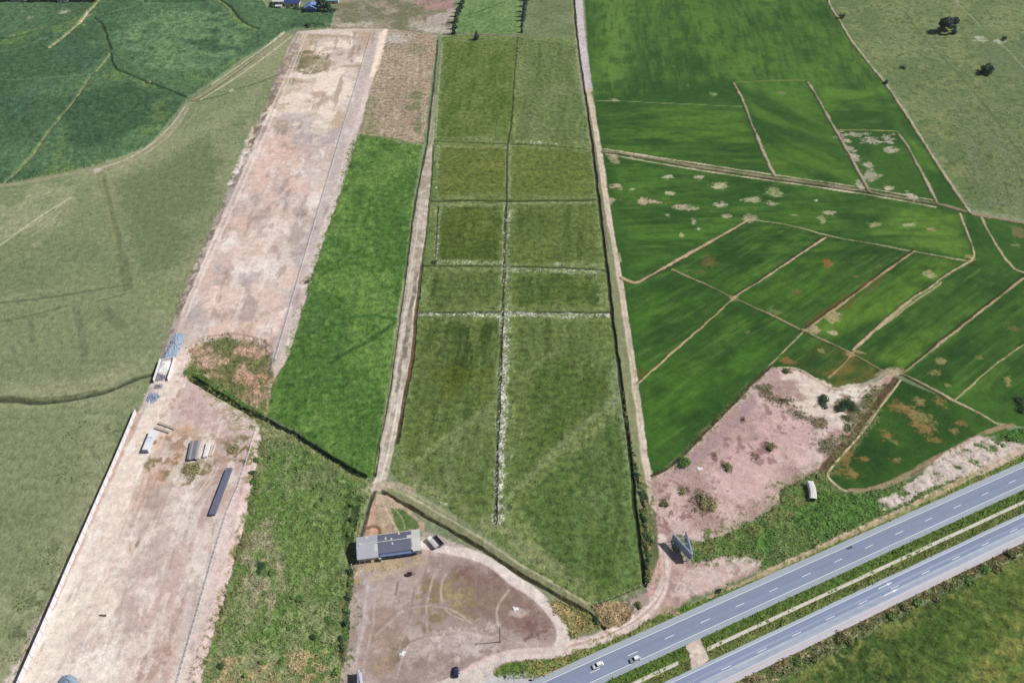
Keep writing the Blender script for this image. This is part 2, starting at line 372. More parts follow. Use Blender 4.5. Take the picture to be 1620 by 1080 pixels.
blob(498, 140, 46, 18, A(242, 222, 206), .8, 0, 1.1); blob(480, 170, 50, 14, A(240, 224, 208), .8, .2, 1.2); blob(505, 150, 10, 6, A(168, 138, 116), .8, 0, 1); blob(520, 105, 26, 12, A(226, 206, 184), .5, 0, 1.1)
stint(S_MID, (186, 172, 170), .5, .6, .8, 16, 5); stint(S_MID, (238, 224, 216), .54, .63, .95, 15, 1, (1.6, 1)); stint(S_MID, (226, 194, 180), .5, .62, .7, 24, 3, (1.4, 1)); stint(S_MID, (164, 148, 142), .62, .7, .6, 9, 2, (3, 1))
for x, y, a, b, c in ((455, 210, 26, 14, (182, 168, 168)), (440, 250, 30, 14, (232, 200, 186)), (450, 240, 22, 6, (200, 156, 136)), (510, 205, 14, 10, (222, 208, 186)), (470, 190, 30, 9, (184, 172, 172)), (430, 300, 28, 10, (190, 174, 172)), (465, 330, 10, 16, (240, 226, 218)), (445, 360, 12, 6, (244, 230, 222)), (435, 430, 22, 22, (240, 226, 220)),
                      (425, 400, 20, 14, (222, 198, 186)), (390, 440, 26, 10, (176, 164, 166)), (350, 475, 34, 18, (240, 212, 200)), (420, 495, 12, 16, (170, 158, 158)), (400, 520, 30, 8, (244, 230, 222)), (385, 400, 12, 5, (246, 234, 228)), (460, 310, 16, 14, (178, 164, 162)), (430, 360, 6, 5, (140, 126, 126)), (330, 420, 10, 40, (224, 192, 178)), (352, 370, 8, 20, (196, 160, 144)), (480, 290, 20, 30, (214, 200, 196))):
    blob(x, y, a, b, A(*c), .75, 0, 1.2)
# right margin band and the shoulder below the rail
tint([(592, 55), (612, 46), (600, 85), (560, 240), (506, 398), (470, 520), (436, 585), (430, 560), (470, 440), (520, 270), (566, 120)], A(196, 182, 178), 'm', .15, .35, .85, 1.4, 3)
tint([(600, 55), (611, 48), (590, 118), (585, 118), (592, 90)], A(232, 212, 196), 'm', .1, .3, .9, 1, 2)
road([(611, 48), (605, 76), (596, 105), (588, 122)], 3.2, A(236, 214, 196), None, .6, 1, .8)
tint([(575, 118), (590, 122), (560, 236), (508, 394), (472, 510), (462, 500), (510, 360)], A(208, 188, 182), 's', .4, .6, .7, 1, 2)
road([(489, 440), (484, 446), (478, 450)], 4, A(120, 106, 84), None, 1, 1, .7)
tint([(320, 640), (405, 668), (380, 860), (330, 1090), (250, 1090), (300, 900), (340, 760)], A(192, 164, 154), 'm', .36, .6, .75, 3, 10, .25)
tint([(396, 240), (470, 200), (500, 260), (430, 420), (330, 430), (350, 345)], A(224, 192, 178), 'm', .4, .62, .6, 3, 10, .2)
# tyre tracks along the left margin
for o, c in ((8, (236, 218, 208)), (12, (196, 176, 168)), (16, (238, 222, 212)), (22, (204, 186, 178))):
    road([(478 + o * .5, 52), (432 + o, 150), (400 + o, 222), (345 + o, 350), (312 + o, 422), (280 + o, 500)], 1.0, A(*c), None, .5, .8, .7)
tint([(470, 60), (480, 60), (440, 150), (408, 215), (350, 348), (318, 425), (282, 505), (262, 565), (248, 600), (242, 600), (270, 500), (305, 420), (340, 345), (400, 210), (440, 110)], A(150, 134, 130), 's', .42, .56, .85, 1, 1.5, .4)
tint([(428, 150), (440, 150), (412, 205), (395, 240), (392, 230)], A(140, 118, 104), 's', .4, .52, .9, 1, 1.5, .4)
# overgrown hollow
HOL = [(300, 588), (306, 545), (322, 535), (350, 533), (400, 540), (428, 552), (436, 580), (430, 604), (418, 655), (404, 655), (350, 620)]
area(HOL, A(150, 138, 104), A(196, 164, 140), 'rough_grass', 5, 6, 's', .42, .58, .3, h=.2, hn=.5)
tint(HOL, A(106, 122, 66), 'm', .44, .54, .9, 2, 3); blob(352, 546, 30, 8, A(108, 124, 74), .8, 0, 1); blob(395, 598, 26, 12, A(214, 170, 148), .9, 0, .9); blob(330, 575, 14, 8, A(214, 184, 160), .8, 0, 1); blob(412, 595, 18, 10, A(206, 160, 140), .8, 0, 1)
stint([(320, 515), (440, 505), (435, 548), (400, 538), (330, 533)], (226, 196, 178), .4, .55, .9, 8, 1); road([(330, 533), (370, 530), (410, 538), (432, 552)], 1.4, A(158, 128, 108), None, .8, 1, .7)
# lower strip
stint(S_LOW, (234, 218, 206), .42, .6, .8, 20, 1); stint(S_LOW, (206, 180, 172), .55, .68, .7, 12, 3); stint(S_LOW, (190, 172, 164), .62, .7, .6, 8, 4)
tint([(244, 605), (270, 560), (300, 590), (255, 690), (190, 880), (130, 1000), (70, 1090), (20, 1085), (110, 885), (214, 660)], A(238, 222, 210), 'l', .1, .35, .8, 2, 6)
tint([(40, 1080), (130, 900), (190, 920), (180, 1080)], A(240, 226, 212), 'm', .2, .5, .8, 2, 8)
tint([(300, 600), (400, 660), (408, 680), (380, 700), (300, 670), (270, 680), (262, 650)], A(208, 182, 176), 'm', .25, .5, .8, 2, 3); tint([(300, 600), (400, 655), (395, 690), (360, 690), (290, 640)], A(150, 138, 114), 's', .5, .6, .85, 2, 3, .4); tint([(340, 615), (405, 668), (400, 690), (350, 650)], A(222, 206, 192), 's', .6, .68, .9, 2, 2)
tint([(250, 690), (300, 670), (305, 690), (290, 730), (250, 780), (225, 770)], A(216, 176, 152), 'm', .35, .55, .8, 2, 5); blob(270, 712, 16, 26, A(222, 206, 194), .85, -.2, .8); blob(300, 686, 30, 8, A(196, 158, 130), .8, 0, 1)
for P in ([(280, 730), (320, 725), (345, 730), (330, 750), (300, 762), (275, 755)], [(355, 690), (385, 690), (385, 735), (360, 720)], [(225, 720), (250, 722), (245, 740), (225, 745)]):
    tint(P, A(118, 112, 74), 's', .36, .5, .92, 2, 2, .5, None)
blob(305, 742, 26, 13, A(122, 114, 74), .9, 0, .9, None, .3)
tint([(205, 770), (240, 760), (220, 850), (206, 880)], A(196, 160, 140), 'm', .4, .55, .7, 2, 4); blob(207, 872, 3, 6, A(196, 140, 70), .9, 0, .6); blob(218, 862, 3, 8, A(140, 122, 96), .8)
tint([(210, 960), (290, 900), (300, 1000), (270, 1080), (190, 1090)], A(204, 176, 168), 'm', .35, .55, .8, 3, 6); tint([(220, 1000), (290, 930), (270, 1060), (215, 1080)], A(166, 138, 128), 's', .56, .66, .8, 2, 4, .3); blob(240, 1040, 10, 26, A(170, 142, 132), .8, -.5, 1.2); blob(270, 1000, 6, 14, A(150, 132, 124), .8, -.4, 1.2)
blob(130, 1000, 22, 26, A(212, 196, 186), .8, -.5, .8); blob(133, 1022, 6, 8, A(190, 180, 186), .8, -.5, .6); blob(145, 990, 8, 8, A(186, 168, 152), .6); blob(180, 1030, 24, 10, A(244, 232, 222), .7, 0, 1.2)
tint([(325, 830), (360, 820), (330, 930), (300, 1040), (280, 1080), (285, 980)], A(208, 196, 188), 'm', .2, .45, .75, 2, 4); blob(292, 935, 8, 14, A(160, 146, 136), .8, -.4, 1); blob(318, 878, 9, 20, A(172, 158, 152), .6, -.4, 1); blob(335, 890, 8, 22, A(178, 160, 160), .5)
tint([(408, 680), (416, 680), (405, 760), (392, 820), (374, 880), (345, 985), (320, 1085), (295, 1085), (350, 850), (385, 730)], A(222, 196, 192), 'm', .1, .3, .85, 1, 2); tint([(412, 700), (396, 790), (372, 885), (345, 985), (330, 1040), (345, 930), (365, 860)], A(196, 164, 140), 's', .45, .6, .6, 1, 2)
for o, k in ((0, .6), (7, .5), (14, .6), (24, .45), (34, .5), (46, .4)):
    road([(280 + o * .4, 560), (258 + o * .6, 640), (215 + o, 770), (150 + o, 930), (60 + o * 1.6, 1110)], 1.2, A(*((222, 200, 188) if o % 3 else (244, 230, 220))), None, .8, 1, k)
for L in ([(262, 690), (242, 760), (232, 800)], [(290, 720), (260, 800), (240, 850)], [(312, 770), (285, 830), (270, 900)], [(330, 760), (312, 800)], [(340, 830), (330, 870), (318, 900)]):
    road(L, .8, A(190, 160, 146), None, .6, .8, .6)
road([(214, 660), (160, 775), (110, 885), (55, 1005), (0, 1120)], 2.4, A(214, 178, 166), None, .5, 1, .8, off=-1.8)
road([(432, 556), (428, 575), (432, 590)], 1.6, A(150, 138, 128), None, .6, 1, .7)
tint([(268, 560), (290, 550), (300, 585), (270, 640), (256, 680), (236, 700), (240, 660)], A(236, 214, 204), 'm', .1, .3, .8, 1, 3)
tint([(235, 650), (300, 600), (405, 665), (395, 760), (330, 770), (240, 720)], A(176, 146, 128), 's', .52, .62, .7, 2, 6, .3)
tint([(270, 600), (330, 615), (410, 670), (400, 740), (360, 730), (340, 660)], A(132, 122, 92), 's', .56, .64, .75, 2, 5, .4)
tint([(303, 598), (345, 606), (412, 660), (414, 690), (398, 730), (372, 700), (330, 640)], A(158, 146, 112), 's', .36, .58, .85, 2, 4, .4)
tint([(330, 625), (360, 640), (402, 672), (396, 690), (350, 655)], A(232, 220, 206), 'g', .56, .62, .9, 2, 3)
tint([(300, 620), (360, 650), (390, 690), (370, 705), (300, 672), (275, 668)], A(206, 176, 172), 'm', .3, .55, .6, 2, 5, .3)
tint([(240, 700), (262, 690), (300, 690), (295, 740), (350, 745), (330, 775), (240, 770)], A(164, 132, 108), 's', .46, .62, .75, 2, 6, .35); tint([(230, 690), (250, 700), (300, 735), (345, 745), (300, 770), (225, 745)], A(128, 116, 80), 's', .54, .64, .8, 2, 5, .4)
tint([(370, 690), (400, 690), (392, 740), (365, 730)], A(124, 114, 84), 's', .44, .58, .85, 2, 4, .4)
road([(270, 575), (258, 625), (246, 655), (228, 700), (205, 770), (170, 860)], 6, A(236, 218, 204), None, 1, 2.5, .75, wob=.3)
for L, c in (([(330, 900), (322, 870), (334, 850), (328, 830)], (232, 212, 200)), ([(150, 1000), (170, 975), (185, 990), (175, 1020), (140, 1040)], (246, 234, 224)), ([(120, 1040), (110, 1000), (130, 965), (165, 955)], (212, 194, 182)), ([(90, 1060), (140, 985), (180, 920)], (222, 202, 190)), ([(200, 1080), (240, 1000), (262, 940)], (236, 220, 210)), ([(230, 1080), (262, 1020), (280, 960), (300, 900)], (186, 158, 146)), ([(300, 1000), (312, 930), (330, 860)], (190, 170, 162)), ([(246, 760), (262, 730), (284, 706)], (186, 150, 130)), ([(340, 740), (330, 760), (300, 800)], (226, 206, 194)), ([(180, 860), (205, 800), (228, 745)], (206, 178, 162)), ([(60, 1030), (100, 940), (150, 840)], (250, 238, 228))):
    for o in (0, 6): road([(x + o, y) for x, y in L], 1.0, A(*c), None, .8, 1, .65, br=.4)
stint(S_MID, (150, 130, 124), .68, .75, .5, 5, 4, (4, 1)); stint(S_LOW, (170, 146, 136), .66, .74, .5, 5, 2, (4, 1)); stint(S_TOP, (150, 132, 110), .64, .7, .6, 5, 3, (5, 1)); stint(S_MID, (240, 226, 218), .6, .74, .45, 4, 3, (3, 1)); stint(S_LOW, (246, 234, 224), .58, .74, .5, 5, 1, (3, 1))
# green drain from the hollow to the track
road([(300, 590), (318, 600), (350, 622), (380, 640), (410, 657)], 4.5, A(72, 116, 48), 'rough_grass', .8, 1, .95, dz=.5)
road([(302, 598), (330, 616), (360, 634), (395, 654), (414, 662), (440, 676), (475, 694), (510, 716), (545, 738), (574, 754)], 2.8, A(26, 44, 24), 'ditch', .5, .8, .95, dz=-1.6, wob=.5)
# ---- rough ground south of the drain
SCR = [(404, 662), (414, 664), (475, 698), (545, 742), (576, 757), (592, 760), (578, 800), (566, 880), (553, 960), (545, 1040), (538, 1160), (300, 1160), (325, 1050), (352, 960), (374, 880), (392, 810), (405, 740), (416, 690)]
area(SCR, A(106, 140, 70), A(146, 158, 108), 'rough_grass', 1.5, 1.2, 'm', .38, .66, .3, h=.3, hn=.6)
tint(SCR, A(90, 130, 56), 's', .5, .62, .6, 2, 2, .3); tint(SCR, A(168, 168, 126), 's', .58, .7, .5, 2, 2, .3)
tint([(376, 860), (430, 820), (455, 880), (440, 960), (380, 960)], A(162, 152, 126), 's', .42, .6, .8, 3, 6, .3)
tint([(330, 1050), (400, 1040), (540, 1028), (540, 1100), (320, 1100)], A(176, 156, 118), 's', .42, .6, .85, 3, 4, .4)
tint([(440, 780), (540, 770), (580, 790), (560, 860), (460, 930), (430, 850)], A(104, 144, 64), 'm', .35, .55, .7, 3, 5, .3)
tint([(405, 700), (460, 690), (560, 760), (540, 790), (430, 760)], A(104, 130, 74), 'm', .4, .55, .7, 3, 5, .4)
road([(404, 662), (440, 684), (480, 706), (530, 738), (572, 762)], 2.4, A(136, 140, 92), None, .8, 1, .7)
road([(566, 790), (560, 820), (552, 860), (556, 900), (550, 950), (545, 1000), (542, 1040)], 3.5, A(44, 62, 30), 'ditch', .8, 1.2, .85, dz=-.5, br=.42)
road([(553, 770), (548, 810), (545, 850)], 2.2, A(52, 86, 32), None, .8, 1.4, .7)

# ---- central field
CEN = [(699, 60), (690, 140), (686, 226), (680, 318), (667, 420), (657, 500), (645, 590), (633, 660), (618, 745), (640, 768), (700, 800), (760, 840), (860, 915), (940, 962), (1022, 926), (1014, 800), (1000, 690), (985, 590), (968, 480), (958, 400), (948, 320), (940, 240), (930, 160), (916, 60), (826, 58), (722, 55)]
area(CEN, A(104, 128, 66), A(122, 144, 84), 'field', .8, 1, 'm', .36, .64, .24, h=.1, hn=.15)
def cell(P, c1, c2, k=.85, soft=5, n='m', rot=None, sc=9, seed=2):
    tint(P, A(*c1), n, .2, .42, k, 2.2, soft, .3); tint(P, A(*c2), n, .46, .66, k * .85, 2.2, soft, .3, None, rot, (3, 1), sc, seed)
RY = math.radians(86)
cell([(706, 66), (822, 66), (806, 216), (694, 216)], (92, 118, 50), (110, 132, 66), .9, 5)
cell([(834, 64), (908, 70), (926, 150), (932, 226), (818, 214)], (98, 122, 68), (112, 132, 84), .7, 9)
cell([(698, 232), (800, 234), (797, 306), (692, 308)], (98, 116, 46), (118, 132, 62), .9, 4, 'm', 0)
cell([(812, 234), (934, 242), (940, 308), (808, 308)], (92, 116, 46), (112, 130, 60), .85, 5, 'm', 0)
cell([(702, 328), (792, 328), (789, 410), (696, 410)], (76, 100, 36), (96, 118, 50), .95, 4, 'm', 0)
cell([(812, 326), (940, 324), (946, 414), (810, 414)], (82, 106, 44), (102, 124, 60), .85, 6, 'm', 0)
cell([(685, 430), (790, 430), (787, 484), (676, 486)], (84, 108, 48), (104, 124, 66), .8, 5, 'm', 0)
cell([(812, 434), (944, 436), (950, 484), (810, 484)], (80, 106, 42), (102, 126, 58), .85, 5, 'm', 0)
cell([(668, 508), (790, 506), (782, 640), (640, 720), (650, 620)], (84, 108, 48), (102, 124, 62), .85, 9, 'm', RY)
cell([(818, 510), (948, 506), (965, 600), (970, 640), (812, 770)], (86, 112, 52), (104, 126, 66), .8, 10, 'm', RY)
cell([(640, 745), (785, 640), (780, 815), (700, 780)], (94, 118, 62), (112, 134, 80), .7, 10)
cell([(820, 790), (975, 660), (1000, 760), (1012, 915), (945, 935), (870, 890)], (80, 110, 50), (100, 126, 68), .85, 9)
tint([(705, 515), (788, 512), (780, 600), (700, 610)], A(56, 80, 26), 's', .36, .58, .9, 2, 8, .3, None, RY, (5, 1), 3, 3)
for _P, _c in (([(668, 505), (792, 503), (782, 640), (640, 730)], (70, 96, 38)), ([(815, 505), (955, 505), (985, 660), (805, 800)], (74, 100, 40)), ([(815, 800), (990, 640), (1014, 920), (945, 940), (870, 890)], (72, 104, 42)), ([(640, 745), (785, 640), (780, 815), (700, 780)], (88, 112, 54)), ([(810, 325), (945, 325), (955, 415), (808, 418)], (70, 96, 34)), ([(695, 325), (795, 325), (792, 412), (690, 412)], (66, 90, 28)), ([(680, 425), (790, 425), (788, 486), (672, 488)], (66, 92, 32)), ([(808, 432), (950, 432), (955, 486), (806, 486)], (64, 92, 30)), ([(705, 66), (815, 66), (803, 218), (694, 218)], (76, 106, 38)), ([(830, 64), (910, 70), (932, 226), (815, 220)], (86, 112, 54))):
    tint(_P, A(*_c), 'm', .54, .68, .7, 2, 8, .3, None, RY, (6, 1), 4, 1); tint(_P, A(*[v + 34 for v in _c]), 'm', .56, .68, .45, 2, 8, .3, None, RY, (6, 1), 4, 4)
tint([(682, 585), (790, 560), (780, 610), (690, 640)], A(90, 104, 36), 'm', .4, .6, .6, 2, 8)
blob(681, 677, 8, 10, A(72, 100, 42), .7, 0, .9); tint([(820, 590), (960, 560), (966, 630), (850, 720)], A(76, 104, 40), 'm', .5, .62, .6, 3, 8)
for y, x0, x1 in ((458, 685, 775), (470, 690, 780), (442, 815, 900), (455, 815, 930), (405, 705, 785), (392, 705, 785)):
    road([(x0, y), ((x0 + x1) / 2, y - 1), (x1, y)], 1.8, A(62, 88, 30), None, 1, 1.4, .65, br=.42)
# light swaths mown across
road([(972, 632), (930, 668), (880, 712), (840, 752), (800, 792)], 3.0, A(126, 148, 94), None, .7, 1.6, .75, wob=.3)
road([(965, 640), (985, 620)], 4, A(128, 150, 104), None, 1, 3, .7); road([(880, 555), (845, 580), (812, 606)], 3, A(118, 140, 84), None, 1, 2, .6); road([(785, 636), (730, 676), (650, 738)], 3.5, A(122, 144, 88), None, 1, 2.4, .65)
road([(960, 660), (966, 720), (976, 790), (982, 830)], 2.6, A(72, 100, 44), None, .8, 2, .7)
tint([(962, 560), (985, 590), (1000, 690), (1012, 790), (1000, 780), (978, 660)], A(126, 146, 104), 'm', .3, .5, .7, 1, 5)
tint([(625, 748), (700, 800), (780, 850), (940, 955), (950, 930), (800, 835), (690, 770), (640, 735)], A(134, 146, 98), 'm', .3, .55, .75, 2, 5)
tint([(630, 760), (680, 770), (710, 800), (690, 800)], A(206, 200, 176), 's', .6, .7, .8, 1, 3)
# bunds, drains and the bands of white flower
for L, w, dz in (([(686, 224), (740, 226), (803, 228), (870, 231), (938, 237)], 1.0, -.4), ([(679, 318), (740, 317), (800, 318), (870, 317), (948, 316)], 1.9, -.7), ([(667, 421), (795, 421), (880, 423), (958, 427)], 1.3, -.5), ([(657, 494), (795, 494), (880, 494), (966, 494)], 1.6, -.6),
                 ([(812, 150), (808, 200), (803, 230), (801, 316)], 1.1, -.4), ([(800, 318), (797, 420), (794, 494)], 1.5, -.5), ([(794, 494), (792, 560), (789, 640), (786, 720), (783, 826)], 1.5, -.6), ([(693, 326), (688, 418)], .9, -.3), ([(819, 60), (815, 110), (811, 160)], .8, -.1)):
    road(L, w, A(56, 68, 36), 'ditch', .35, .5, .9, dz=dz, wob=.5)
for L in ([(690, 231), (740, 233), (800, 234)], [(682, 325), (740, 324), (796, 324)], [(806, 322), (870, 322), (944, 322)], [(806, 226), (806, 312)]):
    road(L, 1.6, A(140, 152, 108), None, .5, 1, .7)
def flower(L, w, k=.9, br=.5, c=(214, 210, 200)):
    for B, m, inc in lines(L, w * 1.2, 1.0, 1.6, True, 0, .5):
        m = .92 * m * sst(br + .04, br + .22, .2 * N['s'][B] + .35 * DN[B] + .45 * N['g'][B]) * min(1, k)
        put(B, m, A(*[v + 6 for v in c]))
        hgt[B] += np.minimum(m, inc) * .15
flower([(802, 325), (800, 420), (798, 494)], 3.4, .85, .52); flower([(801, 320), (800, 350)], 2.4, .6)
flower([(800, 494), (799, 560), (796, 640), (792, 720), (789, 822)], 4.0, .95, .46); flower([(799, 520), (796, 640), (790, 800)], 2.0, .9, .38)
flower([(664, 497), (730, 497), (792, 498)], 3.4, .9, .43); flower([(806, 498), (870, 498), (966, 499)], 3.2, .9, .46); flower([(806, 497), (850, 497)], 3.6, .9, .38)
flower([(690, 415), (740, 415), (795, 416)], 2.4, .9, .46); flower([(805, 427), (860, 428), (950, 431)], 3.4, .85, .47); flower([(694, 334), (692, 380), (689, 412)], 2.4, .8, .5); flower([(815, 224), (850, 226), (890, 229)], 2.2, .9, .46)
flower([(810, 550), (806, 700), (802, 800)], 6, .8, .66); flower([(694, 230), (690, 310)], 1.8, .6, .52); flower([(944, 430), (950, 490)], 2, .5, .54); flower([(955, 498), (960, 530)], 2, .4, .54); flower([(662, 424), (690, 424)], 2, .6, .55)
blob(884, 418, 8, 3, A(206, 206, 186), .8); blob(962, 498, 6, 3, A(214, 210, 200), .8)
# edge ditch along the south side
road([(602, 775), (640, 792), (680, 818), (720, 838), (760, 862), (810, 896), (860, 925), (910, 952), (955, 990)], 3.6, A(136, 130, 92), None, 1.2, 1.6, .75, br=.36)
road([(604, 778), (640, 797), (690, 826), (730, 848), (775, 876), (830, 912), (880, 940), (925, 966), (956, 992)], 1.6, A(58, 54, 36), 'ditch', .5, .6, .95, dz=-.9, wob=.5)
road([(612, 768), (650, 786), (700, 815), (760, 850), (820, 890), (880, 925), (930, 955)], 1.0, A(196, 184, 150), None, .5, .7, .7)
road([(625, 765), (680, 795), (720, 820)], 1.4, A(176, 168, 134), None, .5, .8, .6)

# ---- left track
TRL = [(694, 62), (690, 130), (686, 200), (681, 250), (673, 310), (665, 370), (656, 430), (648, 490), (640, 545), (633, 590), (624, 650), (614, 700), (604, 745), (594, 775)]
area([(690, 150), (686, 225), (681, 318), (668, 420), (658, 500), (654, 560), (645, 610), (633, 660), (624, 700), (615, 745), (606, 770), (590, 770), (600, 700), (612, 640), (622, 580), (628, 520), (640, 440), (652, 350), (662, 290), (676, 225), (684, 150)], A(168, 158, 138), A(194, 182, 168), 'dirt_road', .7, .8, 's', .4, .6, .25, h=.25, hn=.15)
for o, k, br in ((-6, .9, 0), (-2, .7, .42), (3, .8, .4), (7, .7, .45)):
    road([(x + o * (1 if y > 240 else .3), y) for x, y in TRL[4:]], .9, A(214, 202, 190), None, .5, .8, k, br=br)
road([(660, 430), (652, 480), (645, 530), (641, 565)], 2.2, A(96, 90, 66), None, 1, 1, .8, br=.45); road([(640, 540), (634, 580), (628, 620)], 1.4, A(110, 104, 90), None, 1, 1, .8, br=.5)
road([(630, 640), (620, 690), (610, 735), (598, 770)], .9, A(226, 216, 202), None, .3, .6, .9); road([(636, 630), (622, 700), (616, 740)], .8, A(206, 196, 180), None, .3, .6, .7)
road([(696, 64), (691, 130), (687, 180), (682, 228)], 2.6, A(134, 148, 104), None, .5, 1, .7); road([(700, 66), (694, 140), (689, 220)], 1.2, A(166, 170, 140), None, .5, .8, .7)
road([(692, 64), (686, 130), (680, 180), (675, 226), (668, 262), (662, 290), (652, 350), (642, 430), (632, 500), (622, 570), (612, 640), (600, 700), (592, 752)], 1.5, A(48, 76, 34), 'ditch', .4, .7, .85, dz=-.6, wob=.5)
road([(640, 440), (631, 500), (621, 580), (610, 650), (600, 710), (594, 745)], .9, A(176, 178, 130), None, .4, .6, .6)
road([(685, 230), (682, 290), (675, 360), (667, 420)], 1.1, A(66, 66, 44), 'ditch', .4, .6, .85, dz=-.5)
road([(667, 420), (660, 480), (656, 520), (654, 555), (648, 590), (640, 625), (636, 650), (628, 700)], 1.8, A(78, 64, 44), 'ditch', .4, .6, .9, dz=-.6, wob=.4)
road([(656, 510), (655, 545), (647, 595)], 1.0, A(112, 76, 58), None, .3, .6, .7)
blob(595, 772, 16, 10, A(196, 180, 166), .95, 0, .6, 'dirt_road'); road([(600, 768), (625, 766), (650, 776)], 4, A(186, 172, 150), None, .8, 1.2, .8)

# ---- right road
RR = [(914, -20), (918, 40), (924, 90), (931, 140), (936, 165), (942, 200), (949, 245), (957, 300), (965, 350), (974, 400), (983, 450), (990, 500), (999, 560), (1007, 620), (1015, 680), (1022, 730), (1030, 780), (1040, 830), (1046, 860)]
road(RR, 12, A(140, 142, 104), 'dirt_road', .6, 1.4, .8, wob=.15)
road([(914, -45), (918, 40), (924, 90), (931, 142)], 6.6, A(204, 192, 194), None, .3, .7, .98, wob=.1)
road(RR[3:], 3.6, A(204, 186, 166), None, .5, .8, .95, wob=.3); road(RR[5:], 1.4, A(226, 212, 196), None, .4, .6, .8, off=-.9, br=.35)
road([(x - 3, y) for x, y in RR[3:]], .9, A(222, 206, 186), None, .4, .6, .7, br=.36); road([(x + 5, y) for x, y in RR[5:12]], 1.0, A(214, 192, 172), None, .4, .6, .7, br=.36)
road([(x + 9 * (.6 + .4 * y / 700), y) for x, y in RR[5:9]], 1.8, A(146, 112, 100), None, .4, .7, .7); road([(x + 10, y) for x, y in RR[9:16]], 1.5, A(92, 74, 46), None, .3, .6, .8)
road([(x + 14, y) for x, y in RR[10:16]], .8, A(206, 184, 140), None, .3, .6, .6)
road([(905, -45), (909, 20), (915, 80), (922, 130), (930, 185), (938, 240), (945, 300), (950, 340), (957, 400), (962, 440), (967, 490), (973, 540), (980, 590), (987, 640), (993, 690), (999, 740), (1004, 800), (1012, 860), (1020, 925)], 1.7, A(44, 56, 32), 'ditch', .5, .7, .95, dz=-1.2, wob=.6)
road([(933, 185), (942, 245), (949, 300), (955, 345), (962, 400)], 1.2, A(120, 104, 86), None, .4, .6, .5)
tint([(905, 60), (915, 60), (935, 230), (930, 232)], A(140, 152, 112), 'm', .3, .5, .6, 1, 3)

# ---- rice fields
RICE = [(922, -45), (1298, -45), (1314, 8), (1345, 62), (1402, 134), (1460, 224), (1500, 290), (1530, 336), (1560, 345), (1780, 380), (1780, 700), (1600, 672), (1550, 660), (1435, 598), (1395, 590), (1385, 602), (1315, 612), (1262, 585), (1215, 580), (1190, 604), (1110, 690), (1035, 752), (1025, 720), (1012, 620), (990, 470), (970, 360), (955, 250), (944, 190), (930, 80)]
area(RICE, A(46, 88, 30), A(62, 104, 36), 'rice_field', .5, .6, 'l', .36, .66, .2, h=.1, hn=.06)
RICE_P = []
def rice(P, c, lo=.4, hi=.62, k=.8, rot=0., st=(3, 1), sc=18, seed=1, soft=10, var=.14):
    tint(P, A(*[v * .97 for v in c]), 'm', lo - .03, hi + .05, k, 3, soft, var, None, rot, st, sc, seed, 0, 0)
rice([(925, -45), (1290, -45), (1400, 140), (1480, 270), (1300, 200), (1160, 130), (1060, 120), (940, 150)], (92, 138, 52), .42, .62, .75, RY, (3, 1), 26, 2)
rice([(925, -45), (1290, -45), (1400, 140), (1290, 128), (1160, 128), (945, 155)], (92, 134, 50), .32, .66, .6, RY, (2, 1), 20, 0)
rice([(925, -45), (1010, -45), (990, 120), (940, 150)], (100, 142, 60), .3, .6, .8, RY, (4, 1), 16, 3)
rice([(1000, 30), (1060, 20), (1050, 110), (1000, 130)], (50, 94, 42), .3, .6, .6, RY, (3, 1), 30, 4)
rice([(950, 168), (1170, 170), (1220, 276), (1060, 250), (955, 236)], (88, 134, 44), .48, .62, .8, 0, (5, 1), 9, 1); rice([(940, 130), (1160, 130), (1180, 165), (945, 160)], (46, 92, 38), .2, .5, .6, 0, (4, 1), 12)
rice([(1168, 132), (1275, 130), (1370, 300), (1225, 278)], (84, 130, 42), .46, .62, .8, math.radians(130), (5, 1), 12, 2); rice([(1290, 132), (1400, 140), (1480, 270), (1420, 205), (1320, 200)], (100, 146, 54), .5, .64, .8, 0, (2, 1), 16, 4)
rice([(965, 250), (1200, 285), (1480, 325), (1515, 400), (1300, 365), (1185, 345), (1000, 440)], (84, 134, 46), .5, .66, .7, 0, (3, 1), 22, 3); rice([(1400, 330), (1520, 340), (1530, 405), (1380, 380)], (104, 146, 52), .42, .6, .7, 0, (2, 1), 16, 4)
rice([(990, 450), (1160, 480), (1250, 520), (1040, 740), (1010, 600)], (74, 124, 36), .48, .62, .8, math.radians(40), (3, 1), 18, 2)
rice([(1070, 425), (1185, 350), (1300, 375), (1160, 465)], (88, 138, 44), .48, .62, .8, math.radians(35), (3, 1), 16, 3); rice([(1180, 470), (1310, 380), (1440, 400), (1270, 520)], (84, 134, 40), .52, .64, .8, math.radians(35), (3, 1), 18, 4); rice([(1180, 470), (1310, 380), (1440, 400), (1270, 520)], (60, 74, 34), .58, .7, .5, math.radians(35), (3, 1), 20, 1)
rice([(1280, 520), (1450, 405), (1525, 415), (1350, 550)], (98, 142, 44), .5, .64, .85, math.radians(35), (3, 1), 20, 2); rice([(1360, 555), (1540, 420), (1610, 440), (1430, 585)], (106, 150, 50), .44, .6, .85, math.radians(35), (3, 1), 22, 3)
rice([(1440, 590), (1620, 445), (1780, 440), (1780, 690), (1560, 650)], (76, 126, 40), .52, .64, .8, math.radians(35), (3, 1), 20, 4); rice([(1440, 590), (1620, 445), (1780, 440), (1780, 690), (1560, 650)], (38, 76, 26), .5, .7, .6, math.radians(35), (2, 1), 24, 5)
rice([(1230, 575), (1290, 530), (1390, 590), (1310, 605)], (72, 84, 36), .4, .6, .7, .6, (2, 1), 12); rice([(1290, 590), (1350, 560), (1390, 595), (1310, 612)], (134, 116, 58), .42, .58, .85, .3, (2, 1), 9, 3)
